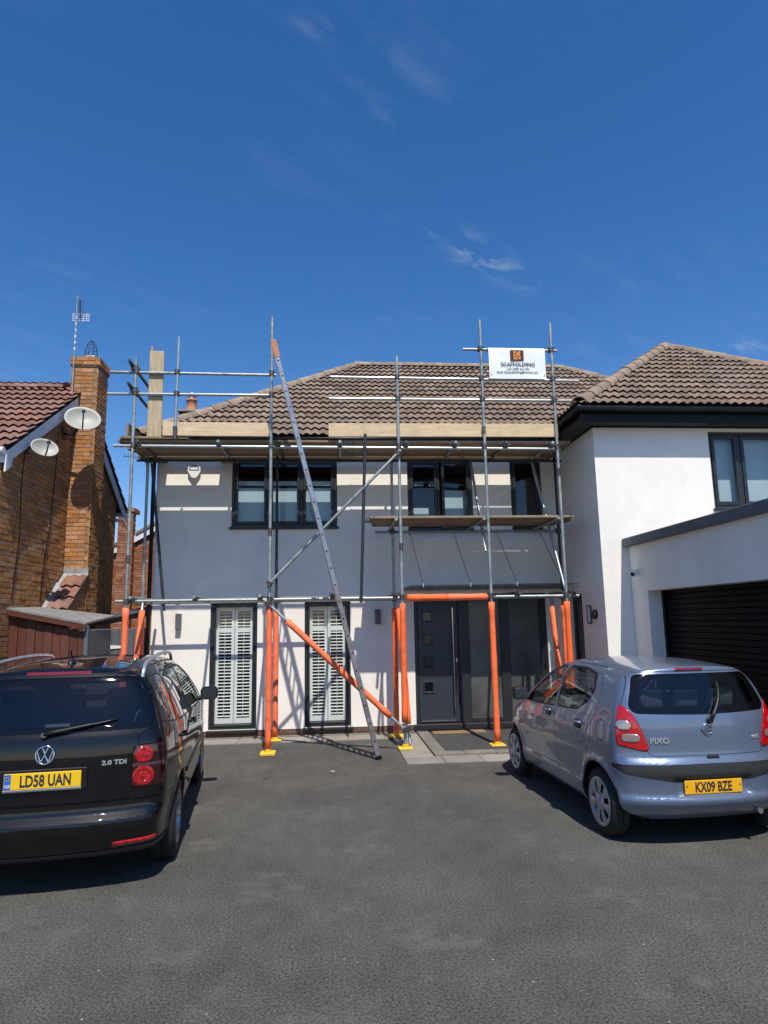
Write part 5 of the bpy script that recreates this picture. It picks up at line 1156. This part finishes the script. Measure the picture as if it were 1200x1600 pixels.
# ---------------------------------------------------------------- black people carrier
def build_touran():
    car = thing('black_people_carrier', 'glossy black people carrier with yellow plate and roof rails parked at left', 'car', CAR1[:2]+(0,), rotz=CAR1[2])
    Yr = curve([(.15, -.62), (.24, -.70), (.30, -.765), (.38, -.800), (.46, -.815), (.505, -.815), (.535, -.795), (.57, -.768), (.64, -.760), (.76, -.758), (.90, -.757), (1.00, -.750), (1.09, -.735), (1.14, -.712), (1.25, -.665), (1.38, -.605), (1.48, -.555), (1.54, -.528), (1.66, -.50)])
    Wz = curve([(.15, .78), (.24, .835), (.34, .868), (.42, .872), (.50, .884), (.65, .893), (.80, .896), (.93, .890), (1.02, .878), (1.08, .862), (1.25, .806), (1.42, .738), (1.54, .680), (1.66, .60)])
    Zt = curve([(-.9, 1.548), (-.6, 1.578), (-.3, 1.606), (.2, 1.632), (.8, 1.640), (1.3, 1.618), (1.7, 1.555), (2.1, 1.40), (2.5, 1.20), (2.85, 1.03), (3.1, .965), (3.4, .88), (3.6, .74), (3.8, .5)])
    Wy = curve([(-1.0, -.16), (-.75, -.105), (-.5, -.058), (-.1, -.012), (.5, 0), (2.0, 0), (2.7, -.018), (3.1, -.07), (3.5, -.20), (3.7, -.34)])
    Yf = curve([(.1, 3.45), (.3, 3.56), (.5, 3.59), (.7, 3.55), (.9, 3.40), (1.2, 3.3), (1.7, 3.2)])
    def F(x, y, z):
        ax = np.abs(x)
        top = (z-(Zt(y)-.055*(ax/.7)**2.2))*.92
        side = (ax-(Wz(z)+Wy(y)))*.96
        flare = np.minimum(np.abs(np.hypot(y, z-.32)-.385), np.abs(np.hypot(y-2.678, z-.32)-.385)); side = side-.010*np.exp(-(flare/.035)**2)
        side = side+.007*np.exp(-((z-.60)/.03)**2)*((y > .5) & (y < 2.25))-.004*np.exp(-((z-.655)/.025)**2)
        rear = (Yr(z)+.13*(ax/.80)**2.8-y)*.95
        front = (y-(Yf(z)-.32*(ax/.8)**2.6))*.9
        b = smax(top, side, .16); b = smax(b, rear, .085); b = smax(b, front, .2); b = smax(b, .232-z, .05)
        # tailgate recess for the plate
        rec = np.maximum(np.maximum(np.abs(x)-.32, np.abs(z-.822)-.083), y+.70); b = smax(b, -(np.maximum(rec, -(y+.745))-0), .012) if False else b
        return smax(b, -arches((x, y, z), 0, 2.678, (.365, .325), .58), .012)
    sh = car_shell(F, (-.98, -.98, .08), (.98, 3.75, 1.74), .0185)
    wells = sh.cut(lambda x, y, z: arches((x, y, z), 0, 2.678, (.3685, .325), .50))
    put_wells(wells, car, 1.34)
    # panes
    rg = mask_rear([(-.71, 1.135), (.71, 1.135), (.735, 1.20), (.645, 1.50), (.56, 1.525), (-.56, 1.525), (-.645, 1.50), (-.735, 1.20)], .06, .1)
    sq = [('quarter', [(-.50, 1.17), (-.02, 1.11), (.02, 1.50), (-.22, 1.50)], .05), ('rear', [(.06, 1.105), (.86, 1.075), (.86, 1.505), (.085, 1.505)], .04), ('front', [(.92, 1.073), (1.93, 1.045), (1.75, 1.25), (1.47, 1.475), (.92, 1.505)], .04), ('small', [(1.99, 1.05), (2.36, 1.04), (2.22, 1.12), (1.93, 1.29)], .03)]
    ws = lambda x, y, z: np.maximum(np.maximum(np.maximum(1.09-z+0*x, z-1.545+.06*x*x), np.abs(x)-(.74-.30*(z-1.1))), 1.5-y)
    allside = None
    rear_gl = sh.cut(rg); frit = rear_gl.cut(ring(rg, -.045, 1)); seal = rear_gl.cut(lambda x, y, z: np.full_like(x, 1.0)) if False else None
    put('rear_window', rear_gl.mesh('rear_window', -.004), 'car_glass_dark', car, True); put('window_border', frit.mesh('window_border', -.0035, .004), 'frit', car, True)
    wsg = sh.cut(ws); put('windscreen', wsg.mesh('windscreen', -.004), 'car_glass', car, True)
    for nm, poly, r in sq:
        for sd_ in (1, -1):
            g = mask_side(poly, r, .4, sd_); rim = sh.cut(grow(g, .012)); pane = rim.cut(g)
            put('side_window', pane.mesh('side_window', -.005), 'car_glass_dark', car, True)
            if len(rim.T): put('window_seal', rim.mesh('window_seal', -.001, .004), 'trim_black', car, True)
    # rear lamps wrap round the corner
    for sd_ in (1, -1):
        def lamp(x, y, z, s=sd_):
            a = s*x; return smax(smax(.585-.06*(z-.72)/.3*0+(1.02-z)*-.045+.02-a, np.abs(z-.868)-.150, .03), y+.585, .02)
        L_ = sh.cut(grow(lamp, .004)); L_.cut(ring(lamp, -.0001, 1)); lens = L_
        base = put('tail_light', lens.mesh('tail_light', .004, .01), 'lamp_dark_red', car, True, label=None)
        for zc, rr, m_ in ((.948, .062, 'lamp_red'), (.795, .074, 'lamp_red')):
            xc = sd_*.678
            c_ = Shell(F, lens.V, lens.T); g_ = lambda x, y, z, zc=zc, rr=rr, xc=xc: np.hypot(x-xc, z-zc)-rr
            q = c_.cut(g_); inner = q.cut(lambda x, y, z, zc=zc, rr=rr, xc=xc: np.hypot(x-xc, z-zc)-rr*.50)
            put('lamp_ring', q.mesh('lamp_ring', .0065, .004), m_, base, True); core = inner.cut(lambda x, y, z, zc=zc, rr=rr, xc=xc: np.hypot(x-xc, z-zc)-rr*.24)
            put('lamp_core', inner.mesh('lamp_core', .0055, .004), 'lamp_bright', base, True); put('lamp_bulb', core.mesh('lamp_bulb', .009, .005), 'lamp_red', base, True)
        c_ = Shell(F, lens.V, lens.T); q = c_.cut(lambda x, y, z: np.maximum(np.abs(z-.875)-.012, -(sd_*x)+.60)); st = put('clear_strip', q.mesh('clear_strip', .006, .003), 'lamp_smoke', base, True)
        # reflector low in the bumper
        def refl(x, y, z, s=sd_): return np.maximum(np.maximum(.49-s*x, s*x-.775), np.maximum(np.abs(z-(.345+.02*(s*x-.5)))-.016, y+.3))
        q = sh.cut(refl); put('reflector', q.mesh('reflector', .004, .012), 'lamp_bright', car, True)
    # high brake light
    bl = sh.cut(lambda x, y, z: np.maximum(np.maximum(np.abs(x)-.235, np.abs(z-1.556)-.011), y+.2)); put('high_brake_light', bl.mesh('high_brake_light', .003, .006), 'lamp_dim', car, True)
    # tailgate, bumper and door gaps
    tg = mask_rear([(-.60, .645), (.60, .645), (.615, .75), (.64, 1.10), (.80, 1.16), (.70, 1.56), (-.70, 1.56), (-.80, 1.16), (-.64, 1.10), (-.615, .75)], .05, -.2)
    tail = sh.cut(tg); tail.cut(ring(tg, -.0045, 1)); 
    tgo = put('tailgate', tail.mesh('tailgate'), 'paint_black', car, True)
    bgap = lambda x, y, z: np.maximum(z-.640-.0*x+.10*np.maximum(y+.55, 0), y+.33)
    bump = sh.cut(bgap); bump.cut(ring(bgap, -.0045, 1))
    low = bump.cut(lambda x, y, z: z-.318-.02*np.abs(x)); put('rear_bumper', bump.mesh('rear_bumper'), 'paint_black', car, True)
    strip_ = low.cut(lambda x, y, z: np.abs(z-.292-.02*np.abs(x))-.007); put('bumper_skirt', low.mesh('bumper_skirt', -.004), 'trim_grey', car, True); put('bumper_strip', strip_.mesh('bumper_strip', .003), 'trim_grey', car, True)
    for sd_ in (1, -1):
        for poly in ([(.04, 1.54), (.04, .80), (.30, .52), (.40, .36), (.90, .36), (.90, 1.54)], [(.90, .36), (2.06, .36), (2.12, .60), (2.10, 1.03), (1.80, 1.25), (1.48, 1.51), (.90, 1.54)]):
            g = mask_side(poly, .05, .45, sd_); dsh = sh.cut(g); dsh.cut(ring(g, -.004, 1))
            do = put('door', dsh.mesh('door'), 'paint_black', car, True)
            yc = .20 if poly[0][0] < .5 else 1.06; zc = .955; xs_ = surf_x(F, yc, zc, sd_)
            MB().path([(xs_-sd_*.01, yc-.10, zc), (xs_+sd_*.03, yc-.07, zc+.004), (xs_+sd_*.03, yc+.07, zc+.004), (xs_-sd_*.01, yc+.10, zc)], .014, 8).build('door_handle', 'paint_black', do, True)
    put('body', sh.mesh('body'), 'paint_black', car, True)
    # rubbing strip along the doors
    for sd_ in (1, -1):
        MB().path([(surf_x(F, y_, .60, sd_)+sd_*.004, y_, .60) for y_ in np.linspace(.42, 2.24, 14)], .016, 6).build('rubbing_strip', 'trim_black', car, True)
    # roof rails, aerial
    for sd_ in (1, -1):
        pts = [];
        for t in np.linspace(0, 1, 22):
            y_ = -.42+2.05*t; e = min(t, 1-t)/.09; zz = surf_z(F, sd_*.60, y_)+.012+.058*min(1, e)**.6*(1 if e < 1 else 1); pts.append((sd_*(.605-.01*t), y_, zz-(.03 if e == 0 else 0)))
        MB().path(pts, .017, 8).build('roof_rail', 'badge_silver', car, True)
    za = surf_z(F, 0, -.15); mb = MB(); mb.lathe([(.045, -.01), (.04, .012), (.018, .03), (.012, .05)], 16, Matrix.Translation((-.0, -.15, za)) @ Matrix.Diagonal((.8, 1.5, 1, 1))); mb.tube((0, -.15, za+.04), (0, -.21, za+.11), .007, 8, .005); mb.build('aerial', 'trim_black', car, True)
    # emblem, badge, plate
    emblem_vw(tgo, rear_frame(F, 0, .992, .004))
    put('badge', text_mesh('2.0 TDI', .045, .003, 1.25, .0014), 'badge_silver', tgo, True, M=rear_frame(F, .475, .913, .003))
    Mp = rear_frame(F, 0, .822, .010); MB().bbox(-.30, .30, -.002, .012, -.075, .075, .006, Mp).build('plate_recess', 'trim_black', tgo, True)
    number_plate(tgo, Mp @ Matrix.Translation((0, -.007, 0)), 'LD58 UAN', 'plate_yellow', blue=True)
    MB().bbox(-.265, .265, -.014, -.003, -.0745, -.0565, .003, Mp).build('plate_surround', 'alloy', tgo, True)
    # rear wiper
    pv = rear_normal(F, -.02, 1.115)[0]; q = []
    for t in np.linspace(0, 1, 8): xw, zw = -.02+.50*t, 1.125+.085*t; p_, n_ = rear_normal(F, xw, zw); q.append(p_+n_*(.022 if t < .6 else .014))
    MB().path(q, [.020, .018, .017, .015, .012, .008, .008, .006], 8).build('wiper', 'trim_black', tgo, True)
    p_, n_ = rear_normal(F, -.02, 1.118); MB().tube(p_, p_+n_*.03, .028, 14, .022).build('wiper_pivot', 'trim_black', tgo, True)
    # parking card on the rear shelf, inside the glass
    Mk = rear_frame(F, .05, 1.185, -.03); MB().bbox(-.085, .085, -.002, .002, -.025, .025, .001, Mk).build('parking_card', 'sticker', tgo, True)
    # mirrors
    for sd_ in (1, -1):
        xs_ = surf_x(F, 2.02, 1.06, sd_)
        mb = MB(); mb.bbox(-.10, .10, -.05, .075, -.075, .075, .05, Matrix.Translation((xs_+sd_*.118, 2.06, 1.115)), seg=4); mo = mb.build('mirror', 'paint_black', car, True)
        MB().tube((xs_-sd_*.02, 2.06, 1.055), (xs_+sd_*.07, 2.06, 1.075), .025, 10).build('mirror_arm', 'trim_black', mo, True)
        MB().bbox(-.084, .084, -.053, -.049, -.06, .06, .002, Matrix.Translation((xs_+sd_*.118, 2.06, 1.115))).build('mirror_glass', 'lens_dark', mo, True)
    # cabin
    lin = car_shell(lambda x, y, z: F(x, y, z)+.045, (-.95, -.85, .12), (.95, 3.6, 1.7), .05)
    for g in [grow(rg, .02), grow(ws, .02)]+[grow(mask_side(p_, r_, .4), .02) for _, p_, r_ in sq]: lin.cut(g)
    put('cabin_lining', lin.mesh('cabin_lining'), 'lining', car, True)
    for x in (-.38, .38): seat(car, x, 1.25, .62, .50)
    seat(car, 0, .25, .60, 1.25); steering(car, .37, 1.85, .98)
    MB().bbox(-.78, .78, 2.0, 2.75, .55, 1.02, .08, seg=3).build('dashboard', 'lining', car, True); MB().box(-.76, .76, -.55, 2.6, .36, .40).build('cabin_floor', 'lining', car, True)
    for y_ in (0, 2.678):
        for sd_ in (1, -1): wheel(car, sd_*.778, y_, .318, .200, .215, sd_, 'alloy', 'alloy')
    return car

# ---------------------------------------------------------------- small silver hatchback
def build_pixo():
    car = thing('silver_hatchback', 'small silver blue hatchback with red tail lights parked at right by garage', 'car', CAR2[:2]+(0,), rotz=CAR2[2])
    Yr = curve([(.12, -.30), (.22, -.40), (.28, -.475), (.33, -.525), (.38, -.548), (.40, -.548), (.43, -.532), (.52, -.535), (.56, -.540), (.60, -.548), (.67, -.545), (.705, -.528), (.74, -.508), (.80, -.502), (.92, -.500), (1.02, -.492), (1.08, -.478), (1.12, -.462), (1.25, -.412), (1.36, -.368), (1.42, -.352), (1.45, -.372), (1.47, -.380), (1.53, -.37)])
    Wz = curve([(.12, .66), (.20, .72), (.27, .765), (.36, .780), (.42, .778), (.52, .786), (.68, .797), (.80, .798), (.90, .790), (.98, .775), (1.05, .756), (1.2, .706), (1.36, .640), (1.46, .585), (1.56, .52)])
    Zt = curve([(-.6, 1.440), (-.35, 1.462), (0, 1.488), (.5, 1.506), (.9, 1.498), (1.2, 1.460), (1.45, 1.385), (1.8, 1.215), (2.15, 1.035), (2.35, .975), (2.6, .915), (2.85, .80), (3.1, .55)])
    Wy = curve([(-.8, -.075), (-.5, -.048), (-.2, -.014), (.2, 0), (1.6, 0), (2.1, -.006), (2.5, -.045), (2.8, -.14), (3.05, -.30)])
    Yf = curve([(.1, 2.85), (.3, 2.96), (.5, 3.0), (.7, 2.95), (.9, 2.82), (1.2, 2.7), (1.6, 2.6)])
    def F(x, y, z):
        ax = np.abs(x)
        top = (z-(Zt(y)-.050*(ax/.6)**2.2))*.92
        side = (ax-(Wz(z)+Wy(y)))*.96
        fl = np.minimum(np.abs(np.hypot(y, z-.29)-.355), np.abs(np.hypot(y-2.36, z-.29)-.355)); side = side-.014*np.exp(-(fl/.04)**2)
        dm = 1/(1+np.exp(-(y-.32)/.04))/(1+np.exp((y-2.0)/.04))
        side = side+dm*(.010*np.exp(-((z-.52)/.10)**2)-.006*np.exp(-((z-.37)/.03)**2)-.005*np.exp(-((z-.86)/.035)**2))
        rear = (Yr(z)+.15*(ax/.74)**3.0-y)*.95
        # dished panel round the plate and the ledge below it
        k = 1/(1+np.exp((ax-.335)/.012)); rear = rear+.030*k*np.exp(-((z-.492)/.072)**6)
        front = (y-(Yf(z)-.34*(ax/.75)**2.6))*.9
        b = smax(top, side, .15); b = smax(b, rear, .075); b = smax(b, front, .2); b = smax(b, .20-z, .04)
        return smax(b, -arches((x, y, z), 0, 2.36, (.335, .292), .50), .012)
    sh = car_shell(F, (-.90, -.72, .08), (.90, 3.15, 1.62), .0165)
    wells = sh.cut(lambda x, y, z: arches((x, y, z), 0, 2.36, (.3385, .292), .42)); put_wells(wells, car, 1.18)
    rg = mask_rear([(-.60, 1.085), (0, 1.070), (.60, 1.085), (.635, 1.14), (.545, 1.385), (.50, 1.408), (-.50, 1.408), (-.545, 1.385), (-.635, 1.14)], .045, .1)
    sq = [([(.905, 1.012), (.44, 1.040), (.23, 1.125), (.135, 1.245), (.215, 1.365), (.50, 1.405), (.905, 1.402)], .045), ([(.985, 1.006), (1.80, .975), (1.62, 1.12), (1.33, 1.315), (1.16, 1.378), (.985, 1.398)], .04)]
    ws = lambda x, y, z: np.maximum(np.maximum(np.maximum(1.04-z+0*x, z-1.43+.06*x*x), np.abs(x)-(.68-.32*(z-1.05))), 1.15-y)
    rear_gl = sh.cut(rg)
    inner = lambda x, y, z: sdp(x, z, rpoly([(-.545, 1.135), (.545, 1.135), (.50, 1.365), (-.50, 1.365)], [.10, .10, .08, .08]))
    pane = rear_gl.cut(inner)
    put('rear_window', pane.mesh('rear_window', -.003), 'car_glass', car, True); put('window_border', rear_gl.mesh('window_border', -.003), 'frit', car, True)
    wsg = sh.cut(ws); put('windscreen', wsg.mesh('windscreen', -.004), 'car_glass', car, True)
    for poly, r in sq:
        for sd_ in (1, -1):
            g = mask_side(poly, r, .4, sd_); rim = sh.cut(grow(g, .016)); pn = rim.cut(g)
            put('side_window', pn.mesh('side_window', -.005), 'car_glass', car, True); put('window_seal', rim.mesh('window_seal', -.001, .004), 'trim_black', car, True)
    for sd_ in (1, -1):
        P = rpoly([(.795, .840), (.80, 1.176), (.69, 1.168), (.615, 1.09), (.572, .98), (.512, .797), (.54, .780)], [.03, .05, .04, .06, .06, .03, .02])
        def lamp(x, y, z, s=sd_): return np.maximum(np.maximum(sdp(np.minimum(s*x, .79), z, P), y+.305+.10*(1.16-z)), -s*x)
        L_ = sh.cut(grow(lamp, .0035)); L_.cut(ring(lamp, -.0001, 1))
        base = put('tail_light', L_.mesh('tail_light', .006, .014), 'lamp_bright', car, True)
        for (zc, xc, rx, rz) in ((.990, .685, .052, .043), (.888, .645, .066, .036)):
            c_ = Shell(F, L_.V, L_.T); ex = 2.0 if zc > .95 else 4.0
            gq = lambda x, y, z, zc=zc, xc=xc, rx=rx, rz=rz, ex=ex, s=sd_: ((np.abs(s*x-xc)/rx)**ex+(np.abs(z-zc)/rz)**ex)-1
            q = c_.cut(gq); put('clear_lamp', q.mesh('clear_lamp', .0095, .005), 'lamp_clear', base, True)
            rim_ = c_.cut(lambda x, y, z: gq(x, y, z)-.30); put('lamp_ring', rim_.mesh('lamp_ring', .0085, .003), 'lamp_red', base, True)
        c_ = Shell(F, L_.V, L_.T); q = c_.cut(lambda x, y, z: np.maximum(np.abs(z-.858)-.004, -sd_*x)); put('lamp_line', q.mesh('lamp_line', .0075), 'lamp_red', base, True)
    bl = sh.cut(lambda x, y, z: np.maximum(np.maximum(np.abs(x+.03)-.135, np.abs(z-1.440)-.0115), y+.1)); put('high_brake_light', bl.mesh('high_brake_light', .004, .006), 'lamp_dim', car, True)
    # black bumper strip
    Pb = rpoly([(-.80, .672), (0, .683), (.80, .672), (.74, .60), (.45, .555), (.34, .535), (-.34, .535), (-.45, .555), (-.74, .60)], .04)
    bsm = lambda x, y, z: np.maximum(sdp(x, z, Pb), y+.28)
    bs = sh.cut(bsm); put('bumper_strip', bs.mesh('bumper_strip', -.006), 'trim_grey', car, True)
    tg = mask_rear([(-.50, .742), (.50, .742), (.545, .79), (.60, .98), (.66, 1.08), (.69, 1.13), (.555, 1.425), (-.555, 1.425), (-.69, 1.13), (-.66, 1.08), (-.60, .98), (-.545, .79)], .03, -.22)
    tail = sh.cut(tg); tail.cut(ring(tg, -.004, 1)); tgo = put('tailgate', tail.mesh('tailgate'), 'paint_silver', car, True)
    bgap = lambda x, y, z: np.maximum(z-.70-.08*(np.abs(x) > .55)*0-.12*np.clip((np.abs(x)-.55)/.2, 0, 1), y+.24)
    bump = sh.cut(bgap); put('rear_bumper', bump.mesh('rear_bumper'), 'paint_silver', car, True)
    for sd_ in (1, -1):
        for poly, yc, zc in (([(.945, 1.45), (.945, .29), (.46, .29), (.38, .42), (.36, .62), (.24, .80), (.03, 1.02), (.0, 1.26), (.16, 1.445)], .36, .905), ([(.945, .29), (1.84, .29), (1.97, .50), (1.985, .98), (1.68, 1.12), (1.37, 1.34), (1.18, 1.42), (.945, 1.45)], 1.12, .925)):
            g = mask_side(poly, .05, .4, sd_); dsh = sh.cut(g); dsh.cut(ring(g, -.0035, 1)); do = put('door', dsh.mesh('door'), 'paint_silver', car, True)
            xs_ = surf_x(F, yc, zc, sd_); MB().bbox(xs_-.012, xs_+.010, yc-.075, yc+.075, zc-.042, zc+.040, .010, seg=2).build('handle_recess', 'trim_black', do, True)
            MB().path([(xs_+sd_*.004, yc-.085, zc+.018), (xs_+sd_*.026, yc-.06, zc+.02), (xs_+sd_*.026, yc+.06, zc+.02), (xs_+sd_*.004, yc+.085, zc+.018)], .015, 8).build('door_handle', 'paint_silver', do, True)
    fl = lambda x, y, z: np.maximum(np.hypot(y+.105, (z-.915)*.92)-.085, x+.3)
    f_ = sh.cut(fl); f_.cut(ring(fl, -.006, 1)); put('fuel_flap', f_.mesh('fuel_flap'), 'paint_silver', car, True)
    put('body', sh.mesh('body'), 'paint_silver', car, True)
    # badge, emblem, plate, wiper
    put('badge', text_mesh('PIXO', .062, .003, 1.15, .0016), 'badge_silver', tgo, True, M=rear_frame(F, -.425, .868, .003)); put('badge', text_mesh('ACE', .04, .003, 1.1, .0008), 'badge_silver', tgo, True, M=rear_frame(F, .46, .868, .003))
    Me = rear_frame(F, 0, .955, .004); mb = MB(); mb.path([Me @ Vector((.044*math.cos(2*math.pi*i/32), -.004, .040*math.sin(2*math.pi*i/32))) for i in range(32)], .006, 8, True); mb.bbox(-.056, .056, -.012, -.002, -.010, .010, .003, Me); em = mb.build('emblem', 'chrome', tgo, True)
    put('emblem_lettering', text_mesh('NISSAN', .018, .0006, 1.1), 'ink', em, True, M=Me @ Matrix.Translation((0, -.0128, 0)))
    MB().tube(rear_frame(F, .005, .90, 0).translation, rear_frame(F, .005, .90, .004).translation, .010, 12).build('tailgate_lock', 'chrome', tgo, True)
    MB().bbox(-.055, .055, -.01, .01, -.012, .012, .004, rear_frame(F, .02, .728, .002)).build('tailgate_release', 'trim_black', car, True)
    number_plate(car, rear_frame(F, 0, .492, .012), 'KX09 BZE', 'plate_amber', xs=.70, screws=True)
    p_, n_ = rear_normal(F, .03, 1.02); wp = MB().tube(p_, p_+n_*.035, .026, 14, .02).build('wiper_pivot', 'trim_black', tgo, True)
    q = []
    for t in np.linspace(0, 1, 8): xw, zw = .03+.16*t-.04*math.sin(t*math.pi)*-1, 1.025+.31*t; pp, nn = rear_normal(F, xw, zw); q.append(pp+nn*.026)
    MB().path(q, [.017, .018, .017, .015, .012, .009, .008, .006], 8).build('wiper', 'trim_black', tgo, True)
    for sd_ in (1, -1):
        xs_ = surf_x(F, 1.78, 1.0, sd_); mb = MB(); mb.bbox(-.09, .09, -.05, .07, -.07, .075, .045, Matrix.Translation((xs_+sd_*.10, 1.80, 1.045)), seg=4); mo = mb.build('mirror', 'trim_black', car, True)
        MB().tube((xs_-sd_*.02, 1.80, .99), (xs_+sd_*.05, 1.80, 1.0), .02, 10).build('mirror_arm', 'trim_black', mo, True); MB().bbox(-.075, .075, -.053, -.049, -.053, .058, .002, Matrix.Translation((xs_+sd_*.10, 1.80, 1.045))).build('mirror_glass', 'lens_dark', mo, True)
    lin = car_shell(lambda x, y, z: F(x, y, z)+.04, (-.86, -.65, .12), (.86, 3.05, 1.56), .045)
    for g in [grow(inner_y(inner), .02), grow(ws, .02)]+[grow(mask_side(p_, r_, .4), .02) for p_, r_ in sq]: lin.cut(g)
    put('cabin_lining', lin.mesh('cabin_lining'), 'lining', car, True)
    for x in (-.34, .34): seat(car, x, 1.0, .56, .44, .58)
    seat(car, 0, .15, .55, 1.05, .52); steering(car, .34, 1.52, .90)
    MB().bbox(-.68, .68, 1.62, 2.2, .5, .96, .07, seg=3).build('dashboard', 'lining', car, True); MB().box(-.66, .66, -.35, 2.2, .34, .38).build('cabin_floor', 'lining', car, True)
    for y_ in (0, 2.36):
        for sd_ in (1, -1): wheel(car, sd_*.702, y_, .285, .158, .203, sd_, 'cap', 'hubcap')
    # shadowy underside and exhaust
    MB().tube((.42, -.50, .27), (.42, .1, .27), .022, 12).build('exhaust', 'aluminium', car, True)
    return car
def inner_y(g): return lambda x, y, z: np.maximum(g(x, y, z), y-.1)
CAR1 = (-2.16, 5.987, .1119); CAR2 = (3.1885, 6.1275, .0477)
build_touran(); build_pixo()
